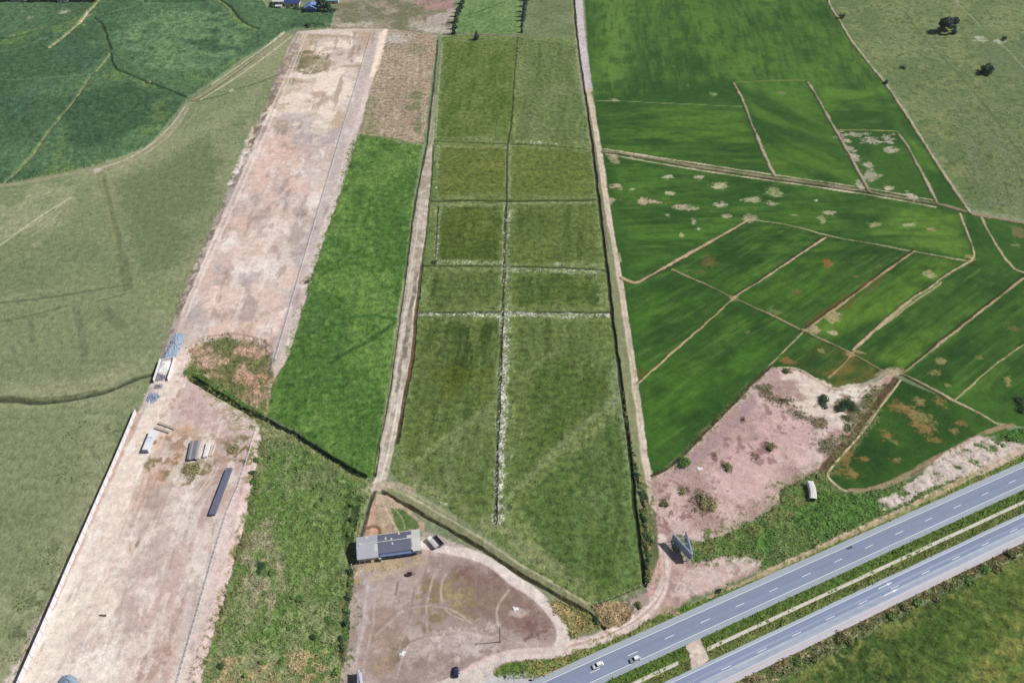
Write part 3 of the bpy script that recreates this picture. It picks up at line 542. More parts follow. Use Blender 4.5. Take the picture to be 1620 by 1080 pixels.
for th in (86, 2, 38):
    P_ = {86: [(925, -45), (1290, -45), (1400, 140), (1160, 130), (945, 160)], 2: [(950, 168), (1480, 325), (1515, 400), (1000, 440), (955, 240)], 38: [(990, 450), (1186, 350), (1535, 412), (1600, 420), (1780, 470), (1780, 690), (1400, 590), (1215, 580), (1040, 745)]}[th]
    rice(P_, (36, 74, 24), .54, .72, .55, math.radians(th), (9, 1), 2.2, 3); rice(P_, (96, 138, 54), .56, .74, .5, math.radians(th), (9, 1), 2.2, 1); rice(P_, (34, 72, 26), .56, .7, .5, math.radians(th), (2, 1), 7, 4)
for x, y, a, b, c in ((1247, 571, 12, 6, (150, 110, 70)), (1120, 415, 14, 10, (112, 96, 54)), (1112, 430, 8, 3, (110, 96, 50)), (1310, 416, 7, 7, (146, 102, 52)), (1260, 463, 8, 5, (112, 92, 56)), (1345, 560, 12, 6, (120, 100, 60)), (1015, 590, 10, 8, (92, 86, 40)), (1270, 590, 10, 5, (110, 104, 60)), (1300, 555, 8, 6, (140, 140, 90))):
    blob(x, y, a, b, A(*c), .8, 0, .9)
LT = [(975, 294, 14, 6, (186, 168, 140)), (1002, 300, 9, 3, (186, 176, 140)), (1030, 319, 24, 6, (192, 170, 142)), (1078, 328, 14, 6, (188, 176, 150)), (1095, 330, 8, 3, (180, 172, 140)), (1058, 280, 9, 4, (190, 190, 160)), (1105, 280, 10, 4, (200, 186, 164)), (1140, 295, 14, 5, (186, 182, 146)), (1058, 306, 8, 3, (178, 176, 140)), (1055, 340, 6, 3, (176, 176, 140)), (1097, 350, 6, 6, (190, 184, 160)), (1105, 362, 5, 5, (170, 172, 130)), (1142, 325, 10, 5, (186, 180, 150)), (1150, 342, 10, 4, (182, 178, 146)), (1190, 316, 12, 4, (176, 176, 136)), (1078, 372, 3, 3, (170, 172, 120)),
      (1225, 305, 9, 9, (150, 156, 106)), (1222, 322, 8, 4, (176, 170, 140)), (1310, 336, 12, 5, (176, 168, 140)), (1300, 345, 5, 7, (150, 152, 106)), (1290, 317, 3, 2, (200, 200, 170)), (1255, 340, 8, 2, (150, 160, 110)), (1385, 356, 9, 4, (160, 168, 110)), (1435, 356, 12, 3, (176, 178, 132)), (1475, 363, 6, 4, (168, 148, 110)), (1440, 310, 8, 6, (196, 184, 168)), (1406, 297, 7, 5, (166, 166, 130)), (1470, 433, 9, 6, (164, 160, 116)), (1355, 438, 6, 3, (110, 100, 60)),
      (1318, 502, 11, 12, (166, 150, 112)), (1290, 520, 10, 7, (176, 156, 126)), (1318, 526, 9, 5, (186, 170, 136)), (1225, 495, 12, 8, (110, 130, 70)), (1183, 525, 6, 3, (120, 126, 80)), (1130, 150, 6, 3, (120, 150, 80)), (972, 158, 6, 3, (140, 160, 104)), (970, 250, 6, 8, (170, 160, 120)), (966, 318, 5, 6, (180, 160, 140)), (980, 410, 4, 7, (178, 164, 128)), (1000, 250, 4, 3, (150, 156, 110)), (1235, 148, 6, 3, (120, 136, 96)), (1612, 368, 10, 10, (120, 112, 72)), (1608, 388, 9, 5, (140, 140, 90)), (1550, 566, 5, 3, (120, 130, 70)), (1490, 572, 8, 5, (140, 136, 84)), (1480, 590, 10, 5, (150, 140, 84)), (1595, 605, 6, 12, (160, 142, 86)), (1600, 520, 9, 8, (96, 96, 50)), (1500, 610, 8, 5, (130, 132, 80))]
for x, y, a, b, c in LT: blob(x, y, a * 1.05, b * .95, A(*[v + 6 for v in c]), .9, .25 * math.sin(x), 1.5, None, 0, 'st')
for x, y, a, b in ((1350, 214, 26, 7), (1375, 222, 22, 7), (1405, 220, 12, 8), (1345, 235, 10, 8), (1408, 238, 14, 5), (1352, 250, 8, 9), (1340, 222, 8, 6), (1375, 280, 14, 10), (1372, 262, 8, 6), (1360, 290, 6, 8), (1405, 298, 6, 4)):
    blob(x, y, a, b, A(188, 178, 158), .9, .2 * math.sin(x), 1.6, None, 0, 'st')
# field banks
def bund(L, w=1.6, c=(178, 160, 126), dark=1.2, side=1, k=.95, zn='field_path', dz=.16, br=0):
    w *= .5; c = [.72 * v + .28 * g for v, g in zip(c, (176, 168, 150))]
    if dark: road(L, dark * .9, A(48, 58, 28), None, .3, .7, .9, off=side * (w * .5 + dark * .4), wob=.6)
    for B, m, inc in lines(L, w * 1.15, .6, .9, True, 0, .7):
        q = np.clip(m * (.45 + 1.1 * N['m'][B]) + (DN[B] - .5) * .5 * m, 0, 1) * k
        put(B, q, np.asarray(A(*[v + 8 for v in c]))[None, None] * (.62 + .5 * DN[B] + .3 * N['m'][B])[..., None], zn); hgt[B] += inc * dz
BU = [([(955, 240), (1010, 246), (1090, 262), (1160, 272), (1225, 282), (1300, 292), (1370, 303), (1430, 314), (1490, 324), (1540, 338), (1580, 345), (1640, 357), (1780, 380)], 4.6, (124, 108, 84), 1.6),
      ([(955, 236), (1090, 257), (1225, 277), (1370, 298), (1480, 318)], 2.0, (204, 186, 158), 0), ([(958, 244), (1090, 267), (1225, 287), (1370, 308), (1480, 328)], 2.0, (210, 192, 164), 0),
      ([(1300, -45), (1312, 5), (1330, 35), (1347, 64), (1375, 100), (1402, 134), (1432, 178), (1460, 222), (1482, 258), (1505, 292), (1535, 336)], 2.4, (176, 160, 126), 1.6),
      ([(1161, 132), (1172, 152), (1184, 182), (1196, 212), (1210, 245), (1226, 279)], 2.4, (164, 146, 120), 1.4), ([(1278, 130), (1290, 148), (1304, 174), (1322, 205), (1345, 246), (1375, 303)], 2.4, (160, 140, 120), 1.6),
      ([(1420, 209), (1436, 232), (1450, 258), (1466, 288), (1483, 321)], 2.4, (166, 150, 124), 1.4),
      ([(1518, 338), (1528, 362), (1537, 388), (1541, 403), (1535, 413)], 1.8, (178, 164, 122), .8), ([(1553, 344), (1562, 364), (1580, 394), (1598, 418), (1625, 433), (1780, 470)], 1.8, (168, 160, 112), .8),
      ([(984, 440), (998, 446), (1010, 446), (1040, 430), (1075, 410), (1110, 391), (1150, 368), (1186, 347)], 2.6, (178, 152, 112), 1.0), ([(1186, 347), (1250, 357), (1310, 373), (1370, 384), (1440, 397), (1500, 408), (1535, 413)], 1.6, (168, 168, 116), .9),
      ([(1535, 413), (1500, 434), (1470, 455), (1430, 482), (1390, 516), (1350, 554)], 2.2, (176, 152, 116), 1.0), ([(1063, 426), (1110, 447), (1160, 471), (1215, 496), (1272, 524), (1345, 558), (1395, 586)], 1.4, (150, 132, 92), 1.2),
      ([(1306, 376), (1275, 396), (1240, 420), (1200, 446), (1162, 470)], 1.7, (178, 150, 116), 1.6), ([(1162, 471), (1130, 500), (1085, 540), (1045, 574), (1010, 606)], 1.5, (190, 164, 112), .8), ([(1446, 398), (1400, 430), (1350, 468), (1300, 504), (1272, 524)], 2.0, (170, 132, 92), 1.8), ([(1270, 526), (1245, 550), (1216, 580)], 1.3, (168, 160, 110), .5),
      ([(1640, 425), (1600, 455), (1550, 494), (1500, 534), (1432, 588)], 1.7, (168, 142, 104), 1.6), ([(1660, 515), (1620, 545), (1570, 580), (1512, 632)], 1.5, (156, 148, 88), .4), ([(1395, 586), (1428, 592), (1470, 612), (1510, 634), (1550, 654), (1600, 684)], 2.0, (184, 162, 124), 1.8),
      ([(1350, 556), (1370, 560), (1352, 556), (1335, 576), (1310, 598)], 1.2, (160, 132, 84), .6)]
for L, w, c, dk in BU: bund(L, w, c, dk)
for L, w, c, k in (([(945, 160), (1000, 161), (1060, 164), (1175, 169)], .9, (140, 166, 100), .7), ([(1161, 131), (1220, 128), (1278, 127)], 1.2, (140, 150, 84), .8), ([(1325, 206), (1370, 206), (1418, 208)], 1.4, (150, 154, 92), .8), ([(960, 160), (980, 160)], 1.0, (170, 180, 130), .6)):
    road(L, w, A(*c), None, .3, .6, k)
blob(1185, 346, 12, 7, A(176, 164, 136), .85, 0, 1, 'field_path'); blob(1162, 471, 6, 4, A(184, 152, 118), .9, 0, .6); blob(1535, 408, 8, 8, A(176, 152, 104), .7, 0, .9); blob(1272, 523, 5, 3, A(186, 160, 120), .8); blob(1408, 590, 22, 7, A(186, 166, 136), .9, .3, .7, 'field_path'); blob(1345, 560, 6, 4, A(170, 146, 110), .9)
for L in ([(1340, 490), (1380, 460), (1400, 440)], [(1280, 516), (1330, 478), (1380, 446)]): road(L, 2.0, A(112, 84, 52), None, 1, 1.4, .5, off=-1.5, br=.4)
for L in ([(1360, 545), (1400, 510), (1440, 476)], [(1390, 520), (1440, 482), (1490, 447)]): road(L, 1, A(206, 186, 150), None, .6, .8, .6)

# ---- pasture, top right
RP = [(1315, -45), (1780, -45), (1780, 372), (1640, 350), (1540, 330), (1505, 285), (1462, 216), (1404, 128), (1348, 58), (1316, 5)]
area(RP, A(106, 132, 78), A(122, 144, 90), None, 2, 2, 'l', .38, .64, .2)
tint(RP, A(136, 148, 92), 'm', .5, .68, .6, 4, 6); tint(RP, A(84, 106, 66), 's', .58, .66, .7, 4, 6); tint([(1540, 70), (1700, 60), (1700, 130), (1560, 115)], A(104, 126, 92), 'm', .3, .6, .6, 3, 10)
tint([(1500, 230), (1640, 210), (1680, 340), (1545, 320)], A(76, 92, 58), 'f', .6, .68, .8, 3, 10); tint([(1500, 160), (1700, 160), (1700, 350), (1550, 330)], A(112, 134, 94), 'm', .4, .6, .7, 3, 12)
for L, w, c, k in (([(1430, 18), (1450, 45), (1478, 78), (1500, 100), (1540, 145), (1580, 195), (1620, 250), (1700, 340)], 1.6, (88, 108, 62), .7), ([(1505, -20), (1515, 5), (1535, 25), (1555, 45), (1575, 65), (1595, 80), (1650, 140)], 1.5, (150, 156, 120), .7), ([(1538, 24), (1558, 47), (1574, 64)], .9, (76, 92, 58), .7), ([(1462, 60), (1500, 60), (1540, 62), (1590, 65), (1700, 68)], 1.4, (88, 108, 66), .6)):
    road(L, w, A(*c), None, .5, .8, k)
for x, y, a, b in ((1548, 59, 12, 3), (1552, 64, 14, 3), (1582, 66, 14, 4), (1515, 3, 6, 3)): blob(x, y, a * .8, b * .8, A(196, 198, 180), .7, 0, 1.5, None, 0, 'st')
# ---- bare lot by the highway
LOT = [(1030, 764), (1040, 750), (1062, 738), (1112, 692), (1192, 606), (1216, 582), (1258, 584), (1290, 598), (1315, 612), (1382, 604), (1400, 592), (1420, 598), (1385, 646), (1342, 700), (1305, 745), (1262, 760), (1235, 775), (1232, 800), (1190, 822), (1150, 845), (1110, 856), (1080, 850), (1062, 868), (1100, 890), (1150, 882), (1200, 884), (1205, 898), (1140, 930), (1085, 950), (1060, 968), (1010, 985), (960, 1005), (958, 985), (1000, 945), (1040, 915), (1042, 880), (1036, 820)]
area(LOT, A(182, 153, 146), A(200, 171, 163), 'dirt_lot', 2.2, 2.4, 'm', .36, .64, .2, h=.15, hn=.14)
tint(LOT, A(164, 136, 132), 's', .56, .68, .5, 2, 4, .3); tint(LOT, A(222, 196, 190), 'm', .54, .68, .5, 2, 4, .2); tint(LOT, A(110, 92, 82), 'g', .64, .7, .5, 2, 4, .3)
tint([(1200, 610), (1260, 585), (1320, 612), (1390, 605), (1340, 690), (1300, 740), (1280, 660)], A(226, 210, 196), 'm', .42, .56, .9, 2, 4); tint([(1300, 610), (1380, 606), (1330, 660)], A(226, 220, 206), 's', .42, .55, .9, 2, 2)
tint([(1250, 690), (1310, 650), (1330, 690), (1270, 760)], A(214, 198, 190), 's', .45, .56, .8, 2, 3); tint([(1060, 745), (1110, 700), (1190, 620), (1200, 640), (1130, 710), (1080, 752)], A(166, 140, 144), 'm', .35, .55, .8, 1.5, 4)
tint([(1110, 720), (1190, 640), (1220, 680), (1150, 760)], A(178, 148, 146), 'm', .5, .62, .7, 2, 4); tint([(1170, 660), (1280, 660), (1280, 740), (1200, 790), (1130, 780)], A(220, 184, 180), 'l', .3, .5, .6, 3, 8)
for P in ([(1040, 760), (1150, 760), (1180, 820), (1080, 850), (1040, 830)], [(1140, 690), (1240, 690), (1230, 740), (1150, 730)], [(1205, 620), (1290, 640), (1300, 720), (1220, 680)]):
    tint(P, A(142, 108, 104), 's', .58, .66, .75, 2, 3, .3)
for x, y, a, b, c, r in ((1232, 634, 30, 9, (96, 106, 64), -.45), (1262, 656, 22, 9, (104, 110, 70), -.5), (1205, 612, 14, 5, (110, 112, 72), 0), (1246, 588, 7, 5, (92, 96, 60), 0), (1298, 670, 12, 8, (130, 118, 96), 0), (1150, 738, 9, 8, (104, 110, 66), 0), (1218, 708, 9, 7, (96, 104, 62), 0), (1118, 796, 22, 13, (112, 104, 74), 0), (1080, 775, 8, 7, (122, 112, 84), 0), (1050, 795, 8, 10, (116, 122, 76), 0), (1360, 660, 24, 26, (110, 112, 72), -.6), (1310, 706, 16, 9, (116, 116, 80), .5), (1195, 722, 8, 7, (138, 116, 96), 0), (1130, 722, 5, 10, (132, 108, 92), 0), (1175, 665, 6, 7, (150, 116, 108), 0), (1340, 640, 16, 12, (126, 126, 86), 0), (1395, 625, 22, 16, (110, 112, 72), -.6)):
    blob(x, y, a * 1.1, b * 1.1, A(*[v * .92 for v in c]), 1.0, r, 1.1, 'rough_grass', .35)
tint([(1385, 610), (1412, 604), (1380, 650), (1340, 698), (1318, 700), (1350, 650)], A(104, 108, 66), 's', .34, .5, .95, 1.5, 2, .4, 'rough_grass')
road([(1030, 752), (1062, 734), (1110, 688), (1150, 648), (1190, 604), (1218, 580)], 1.6, A(64, 58, 38), 'ditch', .4, .7, .9, dz=-.5); road([(1040, 754), (1066, 736), (1114, 692), (1194, 608)], .8, A(206, 186, 160), None, .3, .6, .7)
road([(1232, 582), (1262, 584), (1290, 600), (1316, 614), (1350, 612), (1385, 606), (1400, 596), (1420, 592)], 1.3, A(196, 180, 152), 'field_path', .4, .6, .9, dz=.3); road([(1362, 612), (1385, 600), (1405, 590)], 2.4, A(168, 158, 142), None, .4, .7, .8)
# small field at the bend
area([(1422, 600), (1510, 636), (1558, 660), (1602, 684), (1560, 690), (1500, 716), (1440, 748), (1370, 774), (1334, 776), (1310, 752), (1345, 702), (1384, 652)], A(34, 72, 24), A(58, 98, 32), 'rice_field', .6, .8, 'l', .36, .62, .22, h=.1, hn=.06)
for x, y, a, b, r in ((1432, 646, 18, 10, -.5), (1455, 660, 16, 22, .5), (1460, 678, 16, 12, -.3), (1405, 690, 22, 9, -.8), (1415, 700, 14, 6, -.5), (1492, 640, 12, 14, 0), (1520, 668, 16, 9, .5), (1478, 696, 12, 6, 0), (1340, 720, 8, 14, -.6), (1366, 726, 12, 6, .2), (1420, 728, 12, 5, 0), (1345, 750, 18, 8, 0), (1458, 636, 10, 7, 0), (1385, 665, 4, 4, 0), (1510, 680, 10, 5, .4)):
    blob(x, y, a, b, A(*((156, 122, 74) if (x + y) % 3 else (150, 134, 88))), .8, r, 1.6, None, 0, 'f')
road([(1416, 600), (1396, 628), (1375, 655), (1350, 688), (1322, 718), (1300, 746), (1306, 762), (1328, 780), (1345, 786)], 3.6, A(92, 74, 52), 'ditch', .4, .8, .95, dz=-.5, wob=.2)
road([(1424, 602), (1404, 628), (1383, 656), (1358, 690), (1330, 722), (1310, 748), (1314, 760), (1332, 775), (1350, 778)], 1.3, A(206, 190, 150), 'field_path', .3, .6, .95, dz=.35)
road([(1345, 776), (1370, 776), (1400, 766), (1440, 748), (1480, 726), (1530, 700), (1570, 680), (1600, 672)], 2.4, A(156, 136, 106), 'field_path', .9, 1.2, .9, dz=.3, br=.3); road([(1440, 752), (1500, 722), (1560, 694)], 1.2, A(116, 92, 66), None, .4, .7, .7)

# ---- scrub between the lot and the highway
SC2 = [(1234, 776), (1262, 762), (1304, 748), (1326, 780), (1350, 786), (1400, 770), (1450, 752), (1520, 715), (1600, 680), (1780, 660), (1780, 690), (1620, 770), (1450, 850), (1300, 915), (1200, 900), (1200, 884), (1150, 882), (1100, 890), (1085, 862), (1150, 846), (1200, 820), (1234, 800)]
area(SC2, A(98, 132, 64), A(128, 150, 92), 'rough_grass', 1.8, 1.6, 's', .36, .66, .3, h=.35, hn=.6)
tint([(1290, 780), (1380, 780), (1420, 800), (1330, 850), (1240, 870), (1170, 872)], A(88, 134, 58), 'm', .3, .5, .85, 2, 5, .4); tint(SC2, A(80, 112, 52), 's', .56, .66, .6, 2, 2, .3)
tint([(1085, 862), (1150, 846), (1210, 818), (1240, 780), (1290, 770), (1240, 830), (1160, 860), (1110, 885)], A(140, 138, 84), 's', .42, .58, .8, 2, 3, .4); tint([(1545, 690), (1600, 678), (1780, 665), (1780, 690), (1620, 698), (1560, 700)], A(76, 124, 54), 'm', .25, .45, .9, 2, 3, .4)
for P in ([(1465, 745), (1500, 715), (1545, 690), (1600, 700), (1625, 705), (1560, 745), (1470, 772), (1400, 805), (1390, 795)], [(1388, 792), (1440, 770), (1440, 790), (1395, 812)], [(1085, 905), (1130, 890), (1180, 880), (1205, 892), (1180, 905), (1090, 945), (1060, 945)]):
    tint(P, A(216, 200, 191), 's', .24, .44, .95, 1.6, 2, .3, 'dirt_lot')
    tint(P, A(150, 132, 124), 'f', .6, .7, .6, 1.6, 2, .3)
tint([(1060, 890), (1140, 885), (1200, 890), (1090, 950), (1058, 960)], A(206, 176, 168), 's', .4, .6, .7, 2, 3, .4)
# frontage track
road([(1090, 960), (1140, 940), (1180, 922), (1215, 904), (1260, 884), (1310, 862), (1360, 838), (1420, 812), (1480, 782), (1560, 742), (1640, 700), (1780, 630)], 2.6, A(186, 166, 134), 'dirt_road', .5, .8, .9, wob=.4)
road([(1215, 901), (1310, 858), (1420, 808), (1480, 778), (1620, 706)], .9, A(206, 182, 160), None, .4, .6, .7)
tint([(1540, 750), (1625, 705), (1630, 716), (1550, 756)], A(204, 182, 164), 'm', .2, .4, .9, 1, 2)
road([(1140, 943), (1215, 910), (1310, 868), (1420, 818)], 1.0, A(96, 92, 56), None, .5, .7, .6, br=.42)

# ---- highway verges
E_TOP = 910.0
def hw(y0, x): return (y0 + 750) / (4940 - 1215.0) * (1215 - x) + y0
def hline(y0, xs=(560, 800, 1000, 1215, 1450, 1640, 1800)): return [(x, hw(y0, x)) for x in xs]
VG = [(780, 1064), (800, 1046), (860, 1040), (900, 1034), (960, 1016), (1010, 992), (1050, 968), (1075, 960), (1130, 944), (1215, 908), (1310, 864), (1420, 816), (1560, 748), (1780, 640), (1780, 668)] + [(x, hw(911, x)) for x in (1640, 1450, 1215, 1000)] + [(870, 1064), (850, 1074), (800, 1074)]
area(VG, A(98, 128, 56), A(132, 150, 78), 'rough_grass', .6, .8, 's', .38, .64, .3, h=.15, hn=.3)
tint([(1060, 965), (1130, 940), (1200, 915), (1100, 965), (1075, 975)], A(84, 128, 46), 's', .3, .5, .8, 1, 2); tint(VG, A(150, 138, 92), 's', .6, .7, .7, 1, 1)
road([(1050, 968), (1070, 970), (1075, 985)], 2.5, A(176, 158, 132), None, .8, 1, .7); blob(1060, 962, 14, 6, A(168, 150, 122), .8, 0, 1)
MED = hline(960)[::-1] + [(x, y) for x, y in hline(1002)]
area(MED, A(94, 120, 54), A(122, 138, 74), 'rough_grass', .5, .6, 's', .36, .64, .3, h=.12, hn=.2)
tint([(x, y) for x, y in hline(961)[::-1]] + hline(978), A(84, 122, 46), 's', .3, .55, .8, .8, 1, .4); tint(hline(988)[::-1] + hline(1001), A(108, 122, 66), 'm', .3, .5, .6, .8, 1)
# crossover
area([(1096, 1012), (1112, 1005), (1108, 1012), (1116, 1028), (1122, 1042), (1104, 1060), (1094, 1066), (1092, 1040), (1086, 1022)], A(214, 194, 182), A(224, 206, 194), 'dirt_road', .5, .8, 's', .4, .6, .2, h=.1, hn=.05)
blob(1101, 1034, 4, 3, A(150, 130, 116), .7)
# strip south of the highway and the meadow
SV = hline(1052)[::-1] + [(500, 1500)] + [(1000, 1190), (1200, 1096), (1300, 1040), (1400, 986), (1500, 934), (1620, 876), (1780, 800)]
area(SV, A(102, 116, 66), A(142, 148, 102), 'rough_grass', .8, .8, 's', .38, .62, .34, h=.35, hn=.7)
tint([(1215, 1075), (1380, 985), (1500, 915), (1620, 855), (1620, 872), (1500, 930), (1330, 1020), (1240, 1080)], A(66, 84, 44), 's', .42, .56, .8, 1.5, 2, .4); tint(hline(1054)[::-1] + hline(1066), A(120, 102, 74), 's', .42, .58, .85, 1, 1); tint(SV, A(178, 170, 128), 'f', .68, .74, .8, 1, 2)
MD = [(1000, 1192), (1200, 1096), (1300, 1042), (1400, 988), (1500, 936), (1620, 878), (1780, 802), (1780, 1160), (1100, 1160)]
area(MD, A(66, 94, 38), A(90, 118, 52), 'grass_field', 1, 2, 'l', .36, .62, .4, h=.3, hn=.4)
tint(MD, A(112, 124, 62), 's', .5, .64, .6, 3, 4, .4); tint([(1530, 1080), (1570, 980), (1640, 930), (1700, 1000), (1700, 1160)], A(126, 128, 66), 's', .36, .55, .75, 3, 8, .4); tint([(1430, 1000), (1560, 920), (1620, 890), (1640, 960), (1520, 1060), (1400, 1050)], A(70, 100, 36), 'm', .3, .5, .6, 3, 8, .4)
tint([(1200, 1098), (1300, 1044), (1400, 990), (1620, 880), (1620, 900), (1400, 1008), (1240, 1098)], A(118, 130, 66), 's', .4, .56, .6, 1.5, 4, .4)
road([(1595, 955), (1640, 980)], 2.2, A(52, 74, 30), None, .6, 1, .6)

# ---- yard by the long shed
YARD = [(560, 892), (575, 884), (668, 876), (672, 842), (700, 850), (760, 872), (830, 925), (880, 965), (902, 1010), (888, 1034), (800, 1048), (760, 1080), (700, 1160), (520, 1160), (545, 1050), (552, 960)]
area(YARD, A(168, 148, 140), A(186, 168, 160), 'dirt_lot', 1.4, 1.4, 'm', .36, .62, .26, h=.05, hn=.12)
tint(YARD, A(138, 114, 104), 's', .56, .66, .55, 2, 4, .3); tint(YARD, A(206, 190, 184), 's', .58, .68, .55, 2, 4, .2)
tint([(650, 900), (720, 880), (790, 900), (840, 940), (870, 990), (850, 1010), (760, 990), (680, 960)], A(138, 112, 101), 'm', .3, .56, .85, 2, 8, .3); tint([(660, 930), (710, 920), (740, 950), (720, 985), (680, 970)], A(172, 148, 116), 's', .46, .64, .7, 2, 6, .35); blob(712, 940, 16, 14, A(180, 158, 122), .45, 0, 1)
tint([(560, 960), (640, 960), (640, 1060), (560, 1080)], A(158, 130, 116), 'm', .42, .62, .65, 2, 8, .3); blob(605, 1045, 24, 18, A(172, 144, 114), .6, 0, 1.1); blob(625, 1030, 10, 22, A(124, 108, 80), .7, 0, 1.1); blob(660, 1028, 26, 16, A(196, 180, 172), .8, 0, 1.2); blob(735, 1015, 40, 16, A(200, 182, 178), .75, 0, 1.2); blob(665, 1050, 10, 6, A(120, 104, 90), .7); blob(672, 1035, 8, 5, A(124, 104, 96), .7)
blob(845, 985, 30, 20, A(140, 110, 104), .8, 0, 1); blob(820, 970, 20, 8, A(206, 186, 176), .8, .2, .9); blob(795, 945, 14, 12, A(148, 122, 96), .7, 0, 1); blob(690, 915, 14, 14, A(186, 166, 162), .6)
tint([(570, 888), (665, 876), (660, 892), (575, 906)], A(190, 166, 130), 'm', .25, .45, .8, 1, 3); blob(566, 916, 5, 8, A(190, 152, 100), .8)
tint([(574, 910), (600, 900), (580, 985), (560, 1070), (550, 1070)], A(186, 170, 170), 'm', .2, .4, .8, 1.5, 4); road([(582, 925), (574, 990), (560, 1070)], 1.1, A(204, 188, 180), None, .5, .7, .6); road([(594, 930), (590, 985), (572, 1070)], .9, A(196, 178, 172), None, .5, .7, .5)
tint([(625, 905), (660, 895), (655, 1000), (610, 1000)], A(186, 166, 162), 's', .5, .62, .8, 1.5, 4); road([(655, 925), (650, 965), (645, 985)], .8, A(128, 108, 100), None, .5, .6, .7, br=.4); road([(630, 920), (626, 940)], .8, A(120, 100, 92), None, .4, .6, .7)
tint([(690, 1040), (780, 1010), (840, 1010), (780, 1045), (730, 1070), (690, 1075)], A(176, 158, 154), 's', .4, .56, .6, 1.5, 3); road([(688, 1072), (720, 1050), (760, 1038), (790, 1030)], 1.4, A(150, 128, 112), None, .8, .8, .6, br=.42)
# area north of the shed
area([(596, 782), (612, 782), (640, 800), (672, 828), (672, 840), (590, 850), (572, 850), (580, 815)], A(176, 156, 132), A(192, 168, 146), None, .8, 1, 's', .4, .6, .25)
tint([(578, 852), (582, 815), (590, 790), (596, 800), (590, 852)], A(200, 164, 146), 'm', .15, .35, .9, .8, 1); blob(596, 838, 10, 7, A(206, 158, 128), .9, 0, .6); road([(582, 835), (592, 832), (600, 836), (601, 846)], 1.4, A(120, 92, 70), None, .4, .6, .85)
area([(618, 800), (640, 806), (662, 824), (664, 836), (632, 842), (622, 822)], A(92, 122, 62), A(108, 132, 78), None, 1, 1.4, 's', .4, .6, .3)
road([(604, 792), (616, 815), (628, 838)], .7, A(206, 194, 172), None, .4, .6, .6); road([(604, 786), (625, 805), (638, 822), (640, 835)], .6, A(176, 176, 140), None, .4, .6, .6)
road([(592, 778), (584, 800), (578, 825), (572, 850)], 1.3, A(60, 56, 40), 'ditch', .4, .6, .85, dz=-.4)
tint([(655, 915), (720, 905), (760, 930), (750, 980), (690, 990), (655, 960)], A(144, 126, 92), 's', .4, .6, .8, 2, 6, .35); tint([(700, 920), (735, 920), (735, 960), (700, 960)], A(184, 164, 126), 's', .46, .64, .55, 1.5, 6, .3)
tint([(640, 985), (700, 970), (690, 1000), (650, 1060), (620, 1060)], A(132, 116, 88), 's', .5, .62, .7, 2, 4, .35); tint([(690, 990), (790, 985), (800, 1030), (720, 1050), (660, 1050)], A(204, 188, 184), 's', .44, .6, .7, 2, 5, .2); tint([(690, 885), (780, 890), (800, 930), (700, 920)], A(128, 98, 90), 's', .5, .64, .6, 2, 5, .3); tint([(810, 975), (880, 985), (880, 1010), (830, 1012)], A(126, 94, 88), 's', .42, .58, .8, 1.5, 3, .3)
for L in ([(700, 900), (690, 930), (700, 965), (740, 985)], [(680, 905), (668, 950), (672, 1000), (700, 1030)], [(590, 1000), (640, 960), (700, 960), (760, 1000)], [(620, 1070), (640, 1020), (690, 1005), (760, 1020)], [(800, 930), (780, 960), (790, 1000), (830, 1020)]):
    for o in (0, 7): road([(x + o, y + o * .3) for x, y in L], .8, A(*((204, 188, 180) if o else (146, 126, 118))), None, .6, .8, .6, br=.4)
# driveway loop
LOOP = [(672, 860), (690, 866), (720, 872), (745, 876), (780, 892), (810, 914), (840, 934), (866, 958), (884, 984), (890, 1008), (884, 1024)]
tint([(668, 850), (700, 848), (740, 866), (740, 884), (690, 880), (668, 880)], A(196, 176, 168), 'm', .15, .35, .9, 1, 3)
road(LOOP, 4.6, A(228, 214, 205), 'dirt_road', .5, 1, .95, wob=.3); road([(668, 884), (640, 896), (610, 905), (590, 915)], 4, A(194, 172, 148), None, .8, 1.4, .7); road([(672, 878), (668, 895), (662, 915), (655, 930)], 3.4, A(190, 168, 158), None, .8, 1.4, .7)
road([(1047, 850), (1052, 880), (1050, 920), (1040, 945), (1020, 970), (990, 990), (950, 1008), (910, 1020), (880, 1030), (840, 1033), (800, 1038), (760, 1052), (720, 1075), (670, 1110)], 4.6, A(218, 196, 188), 'dirt_road', .6, 1, .97, wob=.3)
for o in (-4, 0, 5): road([(1048 + o, 860), (1051 + o, 920), (1040 + o, 948), (1020 + o, 970 + o * .5), (990, 990 + o * .7), (950, 1008 + o * .8), (900, 1022 + o)], .7, A(*((236, 218, 208) if o else (186, 156, 148))), None, .5, .6, .7, br=.36)
area([(690, 1082), (740, 1060), (790, 1040), (872, 1026), (892, 1020), (886, 1036), (840, 1038), (800, 1046), (780, 1058), (782, 1068), (810, 1074), (840, 1074), (830, 1160), (640, 1160)], A(214, 202, 194), A(222, 208, 198), 'dirt_road', 1, 1.4, 'm', .4, .6, .14, h=.08, hn=.04)
tint([(770, 1068), (850, 1072), (870, 1160), (740, 1160)], A(190, 190, 194), 'm', .1, .3, .8, 1.5, 5)
